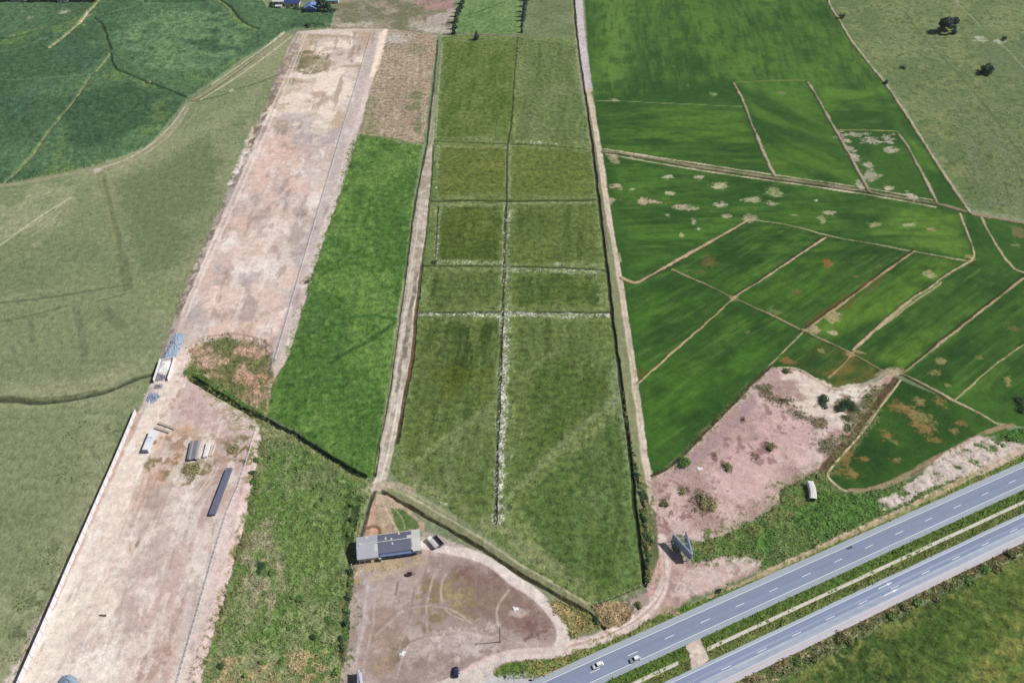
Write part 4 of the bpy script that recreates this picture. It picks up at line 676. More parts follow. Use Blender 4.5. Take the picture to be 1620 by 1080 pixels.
# dry grass at the corner
area([(868, 952), (880, 948), (930, 970), (952, 992), (930, 1000), (902, 1012), (896, 990)], A(152, 144, 96), A(112, 120, 66), 'rough_grass', 1, 1.2, 's', .4, .6, .35, h=.2, hn=.4)
tint([(866, 950), (890, 955), (925, 985), (905, 1008), (895, 985)], A(192, 164, 118), 's', .4, .55, .9, 1.4, 2, .4)
area([(940, 960), (962, 952), (1000, 948), (1004, 968), (985, 990), (958, 994), (946, 985)], A(180, 156, 120), A(150, 130, 98), 'rough_grass', 1, 1.4, 's', .4, .6, .4, h=.3, hn=.7)
tint([(985, 940), (1020, 930), (1030, 950), (1005, 975)], A(166, 152, 138), 's', .36, .5, .85, 1.2, 2, .4); blob(1011, 957, 8, 5, A(104, 104, 60), .9, 0, .8, None, .3)
tint([(1022, 925), (1048, 870), (1048, 910), (1030, 945)], A(204, 170, 160), 'm', .2, .4, .9, 1, 2)
tint([(1012, 760), (1030, 770), (1040, 830), (1044, 880), (1024, 925), (1014, 860)], A(92, 106, 60), 's', .36, .5, .85, 1, 2, .5)

for L, w, c, br in (([(1234, 776), (1234, 800), (1200, 820), (1150, 846), (1085, 862)], 7, (104, 124, 66), .5), ([(1200, 884), (1150, 882), (1100, 890)], 4, (106, 124, 70), .5), ([(404, 662), (416, 690), (405, 740), (392, 810), (374, 880), (352, 960), (325, 1050), (312, 1100)], 5, (118, 126, 76), .5), ([(566, 880), (553, 960), (545, 1040), (538, 1100)], 5, (110, 122, 72), .5), ([(1192, 606), (1112, 692), (1062, 738)], 3, (104, 112, 66), .52),
                    ([(571, 213), (556, 240), (530, 330), (505, 400), (490, 450), (470, 520), (452, 575)], 3, (110, 132, 72), .5), ([(571, 213), (600, 217), (640, 228), (669, 230)], 6, (112, 136, 72), .5), ([(214, 658), (110, 885), (20, 1080)], 3, (140, 148, 100), .55), ([(276, 500), (310, 418), (342, 345), (396, 232), (432, 138)], 4, (128, 132, 96), .52), ([(1262, 760), (1305, 745), (1342, 700), (1385, 646)], 5, (112, 114, 74), .48), ([(300, 585), (350, 615), (405, 655)], 6, (120, 132, 70), .48), ([(560, 895), (640, 890), (672, 880)], 4, (150, 140, 100), .52),
                    ([(880, 946), (905, 1008), (960, 1004)], 2, (150, 146, 96), .52), ([(860, 1040), (900, 1034), (1010, 992), (1060, 964)], 1.6, (124, 136, 80), .52), ([(1090, 960), (1215, 905), (1310, 862), (1420, 812), (1560, 742)], 3, (116, 132, 76), .54)):
    for B, m, inc in lines(L, w * 1.6, 1.6, 3, True, 0, .6):
        q = m * sst(br, br + .12, .45 * N['s'][B] + .55 * DN[B]); put(B, q, np.asarray(A(*c))[None, None] * (.8 + .4 * DN[B])[..., None]); hgt[B] += q * .2
# ---------------------------------------------------------------- flatten under the paving, keep objects' pads level
for P in (hline(907)[::-1] + hline(962), hline(999)[::-1] + hline(1056)):
    B, m, s = poly(P, 0, .6)
    hgt[B] = hgt[B] * (1 - sst(-.6, .3, s)) - .05 * sst(-.6, .3, s)
for P in (hline(909)[::-1] + hline(961), hline(1000.5)[::-1] + hline(1054)):
    B, m, s = poly(P, 0, .2); zone[B] = np.where(s > 0, ZI['dirt_lot'], zone[B])
CH_ = hline(978.5)[::-1] + hline(986)
B, m, s = poly(CH_, 0, .2); ch_no = np.zeros((NR, NC), bool); ch_no[B] = s > 0
def flat(pts, z=0.0, soft=2.0):
    B, m, s = poly(pts, 0, .6)
    k = sst(-soft, 0, s); hgt[B] = hgt[B] * (1 - k) + z * k
flat([(560, 895), (564, 845), (672, 832), (676, 880)])

for nm_, a_ in (('pasture', .26), ('crop_field', .5), ('dirt_lot', .09), ('grass_field', .4), ('field', .3), ('rice_field', .13), ('dirt_road', .06), ('rough_grass', .55), ('field_path', .12), ('ditch', .3)):
    hgt += np.where(zone == ZI[nm_], a_ * (DN - .5), 0)
for P in (hline(908)[::-1] + hline(961), hline(1000)[::-1] + hline(1055)):
    B, m, s = poly(P, 0, .2); hgt[B] = np.where(s > 0, -.05, hgt[B])
# ---------------------------------------------------------------- terrain meshes, one per kind of ground
def hat(x, y):
    """ground height under a plan point"""
    r = int(np.clip(np.searchsorted(Yr, y), 0, NR - 1)); c = int(np.clip((x / Wr[r] + 810 - uu[0]) / STEP + .5, 0, NC - 1))
    return float(hgt[r, c])
def GZ(x, y):
    z = 0.0
    for _ in range(3):
        p = G(x, y, z); z = hat(*p)
    return Vector((p[0], p[1], z))
def ground_mat(name, fine, coarse, cs=0.35, bump=0.0, stretch=1.0, rough=0.95):
    m = bpy.data.materials.new(name); m.use_nodes = True
    t = m.node_tree; b = t.nodes['Principled BSDF']
    b.inputs['Roughness'].default_value = rough; b.inputs['Specular IOR Level'].default_value = 0.12
    at = t.nodes.new('ShaderNodeAttribute'); at.attribute_name = 'Col'
    ge = t.nodes.new('ShaderNodeNewGeometry')
    mp = t.nodes.new('ShaderNodeMapping'); mp.inputs['Scale'].default_value = (1, 1 / stretch, 1)
    t.links.new(ge.outputs['Position'], mp.inputs['Vector'])
    n1 = t.nodes.new('ShaderNodeTexNoise'); n1.inputs['Scale'].default_value = 1 / fine; n1.inputs['Detail'].default_value = 4; n1.inputs['Roughness'].default_value = .75
    n2 = t.nodes.new('ShaderNodeTexNoise'); n2.inputs['Scale'].default_value = 1 / coarse; n2.inputs['Detail'].default_value = 6; n2.inputs['Roughness'].default_value = .62
    for n in (n1, n2): t.links.new(mp.outputs[0], n.inputs['Vector'])
    ad = t.nodes.new('ShaderNodeMath'); ad.operation = 'ADD'
    t.links.new(n1.outputs[0], ad.inputs[0]); t.links.new(n2.outputs[0], ad.inputs[1])
    mr = t.nodes.new('ShaderNodeMapRange'); mr.inputs['From Min'].default_value = .68; mr.inputs['From Max'].default_value = 1.32; mr.clamp = True
    mr.inputs['To Min'].default_value = 1 - cs; mr.inputs['To Max'].default_value = 1 + cs
    t.links.new(ad.outputs[0], mr.inputs['Value'])
    vm = t.nodes.new('ShaderNodeVectorMath'); vm.operation = 'SCALE'
    t.links.new(at.outputs['Color'], vm.inputs[0]); t.links.new(mr.outputs[0], vm.inputs['Scale'])
    t.links.new(vm.outputs[0], b.inputs['Base Color'])
    if bump:
        bp = t.nodes.new('ShaderNodeBump'); bp.inputs['Strength'].default_value = bump; bp.inputs['Distance'].default_value = .4
        t.links.new(n1.outputs[0], bp.inputs['Height']); t.links.new(bp.outputs[0], b.inputs['Normal'])
    return m
GM = {'pasture': ground_mat('pasture_turf', .9, 3.5, .46, .4), 'crop_field': ground_mat('tall_crop', 1.0, 4, .7, .8), 'dirt_lot': ground_mat('bare_dirt', .7, 3, .28, .3),
      'grass_field': ground_mat('lush_grass', .9, 3.5, .8, .6), 'field': ground_mat('field_turf', .8, 3, .9, .6), 'rice_field': ground_mat('rice_shoots', 1.1, 5, .34, .3),
      'dirt_road': ground_mat('packed_dirt', .7, 3, .34, .3), 'ditch': ground_mat('ditch_growth', .8, 3, .7, .5), 'rough_grass': ground_mat('rough_growth', .8, 3, .65, .6), 'field_path': ground_mat('bank_soil', .7, 3, .42, .3)}
def np_mesh(name, verts, quads, cols=None):
    me = bpy.data.meshes.new(name)
    me.vertices.add(len(verts)); me.vertices.foreach_set('co', verts.astype(np.float32).ravel())
    k = quads.shape[1]
    me.loops.add(quads.size); me.loops.foreach_set('vertex_index', quads.astype(np.int32).ravel())
    me.polygons.add(len(quads)); me.polygons.foreach_set('loop_start', np.arange(0, quads.size, k, dtype=np.int32)); me.polygons.foreach_set('loop_total', np.full(len(quads), k, np.int32))
    if cols is not None:
        a = me.color_attributes.new('Col', 'FLOAT_COLOR', 'POINT')
        a.data.foreach_set('color', np.concatenate([cols, np.ones((len(cols), 1))], 1).astype(np.float32).ravel())
    me.update(calc_edges=True); me.validate()
    return me
V3 = np.stack([X, Y, hgt], -1).reshape(-1, 3); C3 = np.clip(colr, .003, .88).reshape(-1, 3)
ii = np.arange(NR * NC).reshape(NR, NC)
Q = np.stack([ii[:-1, :-1], ii[:-1, 1:], ii[1:, 1:], ii[1:, :-1]], -1).reshape(-1, 4)
qz = zone[:-1, :-1].reshape(-1)
GL = {'pasture': 'pale olive pasture on both sides of the cultivated land', 'crop_field': 'tall dark green crop in the upper left corner', 'dirt_lot': 'bare pinkish dirt of the filled strip, the roadside lot and the yard', 'grass_field': 'bright green grass fields beside the dirt strip and south of the highway',
      'field': 'olive green field plots in the middle and the brown fallow plot', 'rice_field': 'deep green rice fields on the right', 'dirt_road': 'pale dirt tracks between the fields and along the highway', 'ditch': 'dark drainage ditches between the fields', 'rough_grass': 'rough scrubby grass on the verges and waste ground', 'field_path': 'tan earth banks and paths between the fields'}
for z, nm in enumerate(ZN):
    q = Q[qz == z]
    if not len(q): continue
    u, inv = np.unique(q.ravel(), return_inverse=True)
    me = np_mesh(nm, V3[u], inv.reshape(-1, 4), C3[u])
    me.materials.append(GM[nm]); me.polygons.foreach_set('use_smooth', np.ones(len(me.polygons), bool))
    o = bpy.data.objects.new(nm, me); COL.objects.link(o)
    tag(o, GL[nm], None, 'structure')
# wide land out to the horizon
me = bpy.data.meshes.new('ground')
bm = bmesh.new(); bmesh.ops.create_grid(bm, x_segments=8, y_segments=8, size=12000); bm.to_mesh(me); bm.free()
gm = bpy.data.materials.new('far_land'); gm.use_nodes = True
t_ = gm.node_tree; b_ = t_.nodes['Principled BSDF']; b_.inputs['Roughness'].default_value = 1; b_.inputs['Specular IOR Level'].default_value = .1
n_ = t_.nodes.new('ShaderNodeTexNoise'); n_.inputs['Scale'].default_value = .01; n_.inputs['Detail'].default_value = 8
g_ = t_.nodes.new('ShaderNodeNewGeometry'); t_.links.new(g_.outputs['Position'], n_.inputs['Vector'])
r_ = t_.nodes.new('ShaderNodeValToRGB'); r_.color_ramp.elements[0].position = .35; r_.color_ramp.elements[1].position = .65
r_.color_ramp.elements[0].color = (*A(70, 108, 56), 1); r_.color_ramp.elements[1].color = (*A(128, 146, 96), 1)
t_.links.new(n_.outputs[0], r_.inputs[0]); t_.links.new(r_.outputs[0], b_.inputs['Base Color'])
me.materials.append(gm)
o = bpy.data.objects.new('ground', me); o.location = (0, 0, -2.5); COL.objects.link(o); tag(o, 'flat green land reaching to the horizon', None, 'structure')
# ================================================================ OBJECT BUILDERS
def pm(name, c, rough=.7, var=.12, scale=1.2, metal=0.0, spec=.3, stripes=None, direct=False):
    m = bpy.data.materials.new(name); m.use_nodes = True
    t = m.node_tree; b = t.nodes['Principled BSDF']
    b.inputs['Roughness'].default_value = rough; b.inputs['Metallic'].default_value = metal; b.inputs['Specular IOR Level'].default_value = spec
    col = np.asarray(c, float) if direct else A(*c)
    tc = t.nodes.new('ShaderNodeTexCoord')
    n = t.nodes.new('ShaderNodeTexNoise'); n.inputs['Scale'].default_value = scale; n.inputs['Detail'].default_value = 6; n.inputs['Roughness'].default_value = .6
    t.links.new(tc.outputs['Object'], n.inputs['Vector'])
    r = t.nodes.new('ShaderNodeValToRGB'); r.color_ramp.elements[0].position = .3; r.color_ramp.elements[1].position = .7
    r.color_ramp.elements[0].color = (*np.clip(col * (1 - var), 0, 1), 1); r.color_ramp.elements[1].color = (*np.clip(col * (1 + var), 0, .9), 1)
    t.links.new(n.outputs[0], r.inputs[0])
    out = r.outputs[0]
    if stripes:
        w = t.nodes.new('ShaderNodeTexWave'); w.inputs['Scale'].default_value = stripes[0]; w.inputs['Distortion'].default_value = .6; w.bands_direction = stripes[2] if len(stripes) > 2 else 'X'
        t.links.new(tc.outputs['Object'], w.inputs['Vector'])
        mx = t.nodes.new('ShaderNodeMix'); mx.data_type = 'RGBA'; mx.blend_type = 'MULTIPLY'; mx.inputs['Factor'].default_value = stripes[1]
        t.links.new(out, mx.inputs['A']); t.links.new(w.outputs['Color'], mx.inputs['B']); out = mx.outputs['Result']
    t.links.new(out, b.inputs['Base Color'])
    return m
class MB:
    def __init__(s): s.bm = bmesh.new()
    def box(s, x, y, z, sx, sy, sz, rz=0, bev=0, taper=1.0):
        """box centred at x, y with its underside at z"""
        r = bmesh.ops.create_cube(s.bm, size=1)['verts']
        M = Matrix.Translation((x, y, z)) @ Matrix.Rotation(rz, 4, 'Z')
        for v in r:
            k = taper if v.co.z > 0 else 1
            v.co = M @ Vector((v.co.x * sx * k, v.co.y * sy * k, (v.co.z + .5) * sz))
        if bev:
            es = list({e for v in r for e in v.link_edges})
            bmesh.ops.bevel(s.bm, geom=es, offset=bev, segments=2, affect='EDGES', profile=.6)
        return s
    def tube(s, p, q, r0, r1=None, n=8):
        p, q = Vector(p), Vector(q); d = q - p
        M = Matrix.Translation((p + q) / 2) @ d.to_track_quat('Z', 'Y').to_matrix().to_4x4()
        bmesh.ops.create_cone(s.bm, cap_ends=True, segments=n, radius1=r0, radius2=r0 if r1 is None else r1, depth=d.length, matrix=M)
        return s
    def prism(s, prof, x0, x1):
        """profile in (y, z) swept along x"""
        a = [s.bm.verts.new((x0, y, z)) for y, z in prof]; b = [s.bm.verts.new((x1, y, z)) for y, z in prof]
        n = len(prof)
        for i in range(n): s.bm.faces.new((a[i], a[(i + 1) % n], b[(i + 1) % n], b[i]))
        s.bm.faces.new(a[::-1]); s.bm.faces.new(b)
        return s
    def hull(s, rows):
        """loft through rings of points"""
        R_ = [[s.bm.verts.new(p) for p in r] for r in rows]
        n = len(R_[0])
        for i in range(len(R_) - 1):
            for j in range(n): s.bm.faces.new((R_[i][j], R_[i][(j + 1) % n], R_[i + 1][(j + 1) % n], R_[i + 1][j]))
        s.bm.faces.new(R_[0][::-1]); s.bm.faces.new(R_[-1])
        return s
    def quad(s, *ps):
        s.bm.faces.new([s.bm.verts.new(p) for p in ps]); return s
    def build(s, name, mat, parent=None, smooth_=False):
        bmesh.ops.recalc_face_normals(s.bm, faces=s.bm.faces)
        me = bpy.data.meshes.new(name); s.bm.to_mesh(me); s.bm.free()
        me.materials.append(mat)
        if smooth_:
            for p in me.polygons: p.use_smooth = True
        o = bpy.data.objects.new(name, me); COL.objects.link(o)
        if parent: o.parent = parent
        return o
def empty(name, loc, rz=0):
    o = bpy.data.objects.new(name, None); o.empty_display_size = .5
    o.location = loc; o.rotation_euler = (0, 0, rz); COL.objects.link(o); return o
def kids(o): return [c for c in bpy.data.objects if c.parent == o]
def copy_tree(o, parent=None):
    c = o.copy(); COL.objects.link(c); c.parent = parent
    for ch in kids(o): copy_tree(ch, c)
    return c
def ang(p, q):
    a, b = GZ(*p), GZ(*q); return math.atan2(b.y - a.y, b.x - a.x)

MT = {
 'white': pm('white_paint', (240, 240, 240), .4, .04), 'silver': pm('silver_paint', (176, 184, 200), .35, .04), 'navy': pm('navy_paint', (38, 44, 92), .3, .05, spec=.5), 'black': pm('black_rubber', (34, 34, 38), .8, .2),
 'glass': pm('dark_glass', (30, 36, 50), .12, .1, spec=.6), 'chrome': pm('grey_metal', (130, 134, 140), .4, .1, metal=.3), 'lamp': pm('lamp_lens', (220, 220, 210), .2, .05), 'red': pm('red_lens', (150, 30, 28), .3, .1),
 'precast': pm('white_precast', (236, 232, 234), .85, .06, .5), 'conc': pm('grey_concrete', (168, 164, 164), .9, .12, .8), 'slab': pm('tan_concrete', (188, 174, 156), .9, .1, .8), 'conc_l': pm('pale_concrete', (216, 206, 198), .9, .1, .8), 'conc_d': pm('dark_concrete', (128, 128, 134), .9, .15, .9),
 'wood': pm('weathered_wood', (112, 94, 80), .9, .2, 2), 'wood_p': pm('pale_wood', (196, 176, 150), .9, .15, 2), 'steel': pm('dark_steel', (108, 112, 132), .7, .3, 1.2, 0.0), 'rust': pm('rusty_metal', (118, 62, 50), .85, .25, 2),
 'roof_l': pm('light_roof_sheet', (186, 186, 196), .6, .07, .25, stripes=(1.4, .12)), 'roof_d': pm('slate_roof_sheet', (112, 112, 134), .7, .1, .3, stripes=(1.0, .22)), 'roof_p': pm('pale_roof_sheet', (212, 212, 206), .6, .06, .3, stripes=(1.4, .1)), 'roof_b': pm('blue_awning_sheet', (124, 140, 182), .5, .08, .5, stripes=(1.4, .15)),
 'wall_b': pm('blue_wall', (60, 84, 150), .8, .1), 'wall_c': pm('cream_wall', (216, 206, 192), .9, .08), 'frame': pm('galvanised_frame', (200, 206, 226), .6, .1, 1, .0), 'panel': pm('board_back_sheet', (.52, .6, .8), .6, .1, .6, stripes=(.6, .25, 'Z'), direct=True),
 'gravel': pm('blue_grey_gravel', (160, 176, 194), .95, .25, 3.0), 'gravel2': pm('grey_rubble', (150, 148, 160), .95, .4, 2.5), 'sand': pm('white_sand', (248, 246, 242), .95, .04, 1.5), 'cont': pm('pale_blue_steel', (222, 232, 244), .5, .05, 1, stripes=(1.8, .08)),
 'asph': None, 'skin': pm('skin', (176, 130, 108), .6, .05), 'cloth_p': pm('pink_cloth', (226, 160, 150), .9, .05), 'cloth_d': pm('dark_cloth', (42, 42, 50), .9, .1), 'hair': pm('dark_hair', (40, 32, 28), .8, .1),
 'bark': pm('bark', (92, 78, 64), .95, .25, 3), 'roof_slate': pm('house_roof_slate', (52, 70, 134), .6, .08, .4), 'roof_gb': pm('house_roof_blue_grey', (120, 142, 196), .6, .08, .4), 'rock': pm('rock', (196, 182, 172), .95, .2, 2), 'yellow': pm('dry_straw', (196, 170, 110), .95, .3, 3)}

# ---------------------------------------------------------------- highway
def asphalt(name, c, streak, c2=None):
    m = bpy.data.materials.new(name); m.use_nodes = True
    t = m.node_tree; b = t.nodes['Principled BSDF']; b.inputs['Roughness'].default_value = .85; b.inputs['Specular IOR Level'].default_value = .2
    ge = t.nodes.new('ShaderNodeNewGeometry')
    mp = t.nodes.new('ShaderNodeMapping'); mp.vector_type = 'TEXTURE'; mp.inputs['Rotation'].default_value = (0, 0, HA); mp.inputs['Scale'].default_value = (60, 1.6, 1)
    t.links.new(ge.outputs['Position'], mp.inputs['Vector'])
    n = t.nodes.new('ShaderNodeTexNoise'); n.inputs['Scale'].default_value = 1.0; n.inputs['Detail'].default_value = 4
    t.links.new(mp.outputs[0], n.inputs['Vector'])
    n2 = t.nodes.new('ShaderNodeTexNoise'); n2.inputs['Scale'].default_value = .25; n2.inputs['Detail'].default_value = 8; n2.inputs['Roughness'].default_value = .7
    t.links.new(ge.outputs['Position'], n2.inputs['Vector'])
    ad = t.nodes.new('ShaderNodeMix'); ad.data_type = 'FLOAT'; ad.inputs['Factor'].default_value = .4
    t.links.new(n.outputs[0], ad.inputs['A']); t.links.new(n2.outputs[0], ad.inputs['B'])
    r = t.nodes.new('ShaderNodeValToRGB'); r.color_ramp.elements[0].position = .32; r.color_ramp.elements[1].position = .68
    col = A(*c); c2_ = A(*(c2 or c))
    r.color_ramp.elements[0].color = (*(col * (1 - streak)), 1); r.color_ramp.elements[1].color = (*np.clip(c2_ * (1 + streak), 0, .85), 1)
    t.links.new(ad.outputs['Result'], r.inputs[0]); t.links.new(r.outputs[0], b.inputs['Base Color'])
    return m
_a, _b = G(900, hw(930, 900)), G(1600, hw(930, 1600))
HA = math.atan2(_b[1] - _a[1], _b[0] - _a[0])
XS = list(np.linspace(560, 1840, 33))
def band(name, y0, y1, z, mat, parent, xs=XS, slab=0.0, jag=0.0):
    m = MB(); a = []; b = []
    for x in xs:
        p = G(x, hw(y0, x)); q = G(x, hw(y1, x))
        j = jag * random.uniform(-1, 1)
        a.append((p[0], p[1] + j, z)); b.append((q[0], q[1] + j * .5, z))
    va = [m.bm.verts.new(p) for p in a]; vb = [m.bm.verts.new(p) for p in b]
    for i in range(len(xs) - 1): m.bm.faces.new((va[i], va[i + 1], vb[i + 1], vb[i]))
    if slab:
        ea = [m.bm.verts.new((p[0], p[1], z - slab)) for p in a]; eb = [m.bm.verts.new((p[0], p[1], z - slab)) for p in b]
        for i in range(len(xs) - 1):
            m.bm.faces.new((ea[i], ea[i + 1], va[i + 1], va[i])); m.bm.faces.new((eb[i + 1], eb[i], vb[i], vb[i + 1]))
    return m.build(name, mat, parent)
HWY = []
for nm, lab, yy, cols in (('highway', 'far carriageway of the highway, grey asphalt with white lane lines', (910, 920, 936.5, 951, 960), ((138, 148, 172), (168, 176, 186), (164, 172, 184))),
                          ('highway', 'near carriageway of the highway, blue grey asphalt with a pinkish shoulder', (1001.5, 1007.5, 1024, 1041, 1053.5), ((140, 151, 178), (174, 184, 194), (202, 195, 201)))):
    root = empty(nm, (0, 0, 0)); tag(root, lab, None, 'structure'); HWY.append(root)
    lane = asphalt('asphalt', cols[0], .1)
    band('carriageway', yy[1], yy[3], .14, lane, root, slab=.3)
    band('shoulder', yy[0], yy[1], .12, asphalt('shoulder_asphalt', cols[1], .08), root, slab=.3, jag=.12)
    band('shoulder', yy[3], yy[4], .12, asphalt('shoulder_asphalt', cols[2], .08), root, slab=.3, jag=.12)
    for o_ in ((2.6, 4.2), (5.6, 7.2), (10.6, 12.4), (14.6, 16.4)) if yy[0] < 1000 else ((3, 5), (7.4, 9.2)):
        band('tyre_track', yy[1] + o_[0] * .98, yy[1] + o_[1] * .98, .147, asphalt('tyre_darkened_asphalt', [v * .97 for v in cols[0]], .1), root)
    if yy[0] > 1000: band('worn_lane', yy[2] + 3.2, yy[3] - .5, .146, asphalt('worn_asphalt', (154, 166, 188), .1, (184, 192, 202)), root); band('worn_lane', yy[2] - 6, yy[2] - 2.5, .146, asphalt('worn_asphalt', (146, 158, 184), .09, (160, 171, 192)), root)
    pw = pm('road_paint', (246, 248, 255), .7, .04)
    band('edge_line', yy[1] - .4, yy[1] + .4, .156, pw, root); band('edge_line', yy[3] - .4, yy[3] + .4, .156, pw if yy[0] < 1000 else pm('faded_road_paint', (226, 226, 236), .7, .05), root)
    # lane dashes, 16 m apart
    m = MB()
    sx = 1223.75 if yy[0] < 1000 else 1260.0
    p0 = Vector(G(sx, hw(yy[2], sx))); dv = Vector((math.cos(HA), math.sin(HA)))
    PER = 16.2
    for k in range(-14, 24):
        c = p0 + dv * (k * PER); n_ = Vector((-dv.y, dv.x)) * .11
        m.quad(*[(*(c + dv * s * 2.1 + n_ * t_), .156) for s, t_ in ((-1, -1), (1, -1), (1, 1), (-1, 1))])
    m.build('lane_dashes', pw, root)
    if yy[0] > 1000:                                              # two painted arrows
        for (x0, y0), (x1, y1) in (((1389, 931.5), (1412, 920.2)), ((1398, 942.5), (1421, 931))):
            p, q = Vector(G(x0, y0)), Vector(G(x1, y1)); d = (q - p).normalized(); n_ = Vector((-d.y, d.x)); L = (q - p).length
            m = MB(); e = p + d * (L * .62)
            m.quad(*[(*v, .157) for v in (p - n_ * .14, e - n_ * .14, e + n_ * .14, p + n_ * .14)])
            m.bm.faces.new([m.bm.verts.new((*v, .157)) for v in (e - n_ * .5, q, e + n_ * .5)])
            m.build('arrow_mark', pw, root)
for xs, nm in ((np.linspace(1119, 1840, 24), 'drain_channel'), (np.linspace(620, 1073, 14), 'drain_channel')):
    root = empty(nm, (0, 0, 0)); tag(root, 'long pale concrete drain in the median, ' + ('right of the dirt crossover' if xs[0] > 1000 else 'left of the dirt crossover'), 'drain', None, 'median drains')
    band('bed', 980.2, 984.6, .22, MT['conc_l'] if xs[0] > 1000 else MT['conc_l'], root, list(xs), .3, .1)
    for a_, b_ in ((979.4, 980.1), (984.7, 985.4)): band('kerb', a_, b_, .36, pm('channel_kerb', (220, 216, 200), .9, .1), root, list(xs), .4, .06)

# ---------------------------------------------------------------- boundary wall along the strip
wp = [(216, 653), (200, 692), (178.3, 743.5), (160, 785), (114.7, 889.8), (71, 992), (36, 1072), (0, 1152)]
wpw = [GZ(*p) for p in wp]
def along(P, step):
    out = []; rest = 0.0
    for a, b in zip(P[:-1], P[1:]):
        L = (b - a).length; s = rest
        while s < L: out.append(a + (b - a) * (s / L)); s += step
        rest = s - L
    return out
root = empty('boundary_wall', wpw[0]); tag(root, 'long white precast wall with joints along the left edge of the dirt strip', 'wall')
st_ = along(wpw, 5.0)
for i in range(len(st_) - 1):
    a, b = st_[i] - wpw[0], st_[i + 1] - wpw[0]; d = b - a; c = (a + b) / 2; rz = math.atan2(d.y, d.x)
    MB().box(c.x, c.y, min(a.z, b.z) - .4, d.length - .16, .16, 3.3, rz).build('wall_panel', MT['precast'], root)
    MB().box(a.x, a.y, a.z - .4, .18, .3, 3.38, rz).build('wall_post', MT['conc'], root)

# ---------------------------------------------------------------- rail fences
def rail_fence(P, step, lab, h=1.35):
    pw_ = [GZ(*p) for p in P]
    root = empty('rail_fence', pw_[0]); tag(root, lab, 'fence', None, 'white rail fences on the dirt strip')
    s_ = along(pw_, step)
    for p in s_[:100]:
        q = p - pw_[0]; MB().box(q.x, q.y, q.z - .4, .22, .22, h + .4).build('fence_post', MT['precast'], root)
    for zz in (h * .5, h * .93):
        m = MB()
        for a, b in zip(s_[:-1], s_[1:]):
            m.tube(a - pw_[0] + Vector((0, 0, zz)), b - pw_[0] + Vector((0, 0, zz)), .07, None, 5)
        m.build('fence_rail', MT['precast'], root)
rail_fence([(407, 675), (393, 722), (378, 770), (360, 812), (336, 890), (309, 985), (282, 1080), (262, 1150)], 2.4, 'white rail fence with close posts down the right side of the lower dirt strip')
rail_fence([(589, 51), (570, 115), (549, 184), (525, 265), (499, 352), (472, 444), (445, 540), (436, 570)], 5.2, 'white rail fence down the right side of the upper dirt strip')

# ---------------------------------------------------------------- long shed
SH = 3.6
bl, br = Vector(G(566.5, 892.0)), Vector(G(667.8, 878.5))
rz = math.atan2(br.y - bl.y, br.x - bl.x); LB = (br - bl).length; DB = 10.6
shed = empty('long_shed', (*bl, 0), rz); tag(shed, 'long low shed with light and slate roof sheets beside the dirt yard', 'shed')
MB().box(LB / 2 + .2, DB / 2 + .6, 0, LB - .5, DB - .8, SH - .25).build('wall', MT['wall_c'], shed)
def roof_piece(x0, x1, y0, y1, mat, lift=0.0, nm='roof'):
    """both slopes of the gable between x0 and x1"""
    zr = SH + 1.5; ym = DB * .56
    f = lambda y: SH + 1.5 * (1 - abs(y - ym) / (ym if y < ym else DB - ym)) + lift
    m = MB()
    pr = [(y0, f(y0)), (ym, f(ym)), (y1, f(y1)), (y1, f(y1) - .12), (ym, f(ym) - .12), (y0, f(y0) - .12)]
    m.prism(pr, x0, x1); return m.build(nm, mat, shed)
roof_piece(0, LB * .33, -.3, DB, MT['roof_l'])
roof_piece(LB * .33 + .01, LB - .1, .95, DB - .2, MT['roof_d'], -.03)
roof_piece(LB * .865, LB, .2, DB + .1, MT['roof_p'], .05); roof_piece(LB * .79, LB * .866, DB * .56, DB * .74, MT['roof_p'], .04); roof_piece(LB * .845, LB * .866, 1.1, DB * .2, MT['roof_p'], .04)
roof_piece(LB * .275, LB * .325, DB * .2, DB * .5, MT['roof_p'], .05)
m = MB(); m.prism([(.1, SH - .75), (1.5, SH - .1), (1.5, SH - .2), (.1, SH - .85)], LB * .36, LB * .93); m.build('awning', MT['roof_b'], shed)
MB().box(LB * .64, .72, 0, LB * .56, .12, SH - .4).build('front_wall', MT['wall_b'], shed)
MB().box(LB * .5, DB * .56, SH + 1.46, LB * .98, .3, .1).build('ridge_cap', MT['roof_p'], shed)
for x, y in ((.55, .62), (.67, .9), (.56, .42), (.46, .7), (.06, .55), (.16, .9)):
    ym = DB * .56; yy = DB * y; zf = SH + 1.5 * (1 - abs(yy - ym) / (ym if yy < ym else DB - ym))
    MB().box(LB * x, yy, zf - .1, .7 if x > .2 else 1.3, 1.1, .28).build('roof_vent', MT['roof_p'], shed)
for x in (LB * .02, LB * .1, LB * .2, LB * .33): MB().box(x + .2, -.1, 0, .16, .16, SH - .1).build('post', MT['white'], shed)
for x in (.4, .52, .66, .8): f_ = MB().box(LB * x, .62, .9, 1.4, .1, 1.2).build('window', MT['white'], shed); MB().box(LB * x, .55, 1.0, 1.2, .06, 1.0).build('pane', MT['glass'], f_)
MB().box(LB * .345, .2, 0, .9, 1.0, 2.2, 0, .06).build('white_doorway', MT['white'], shed); MB().box(LB * .345, -.33, .1, .6, .06, 1.7).build('door', MT['black'], shed)
MB().box(LB * .46, .63, 0, .95, .1, 2.1).build('door', MT['wood'], shed)

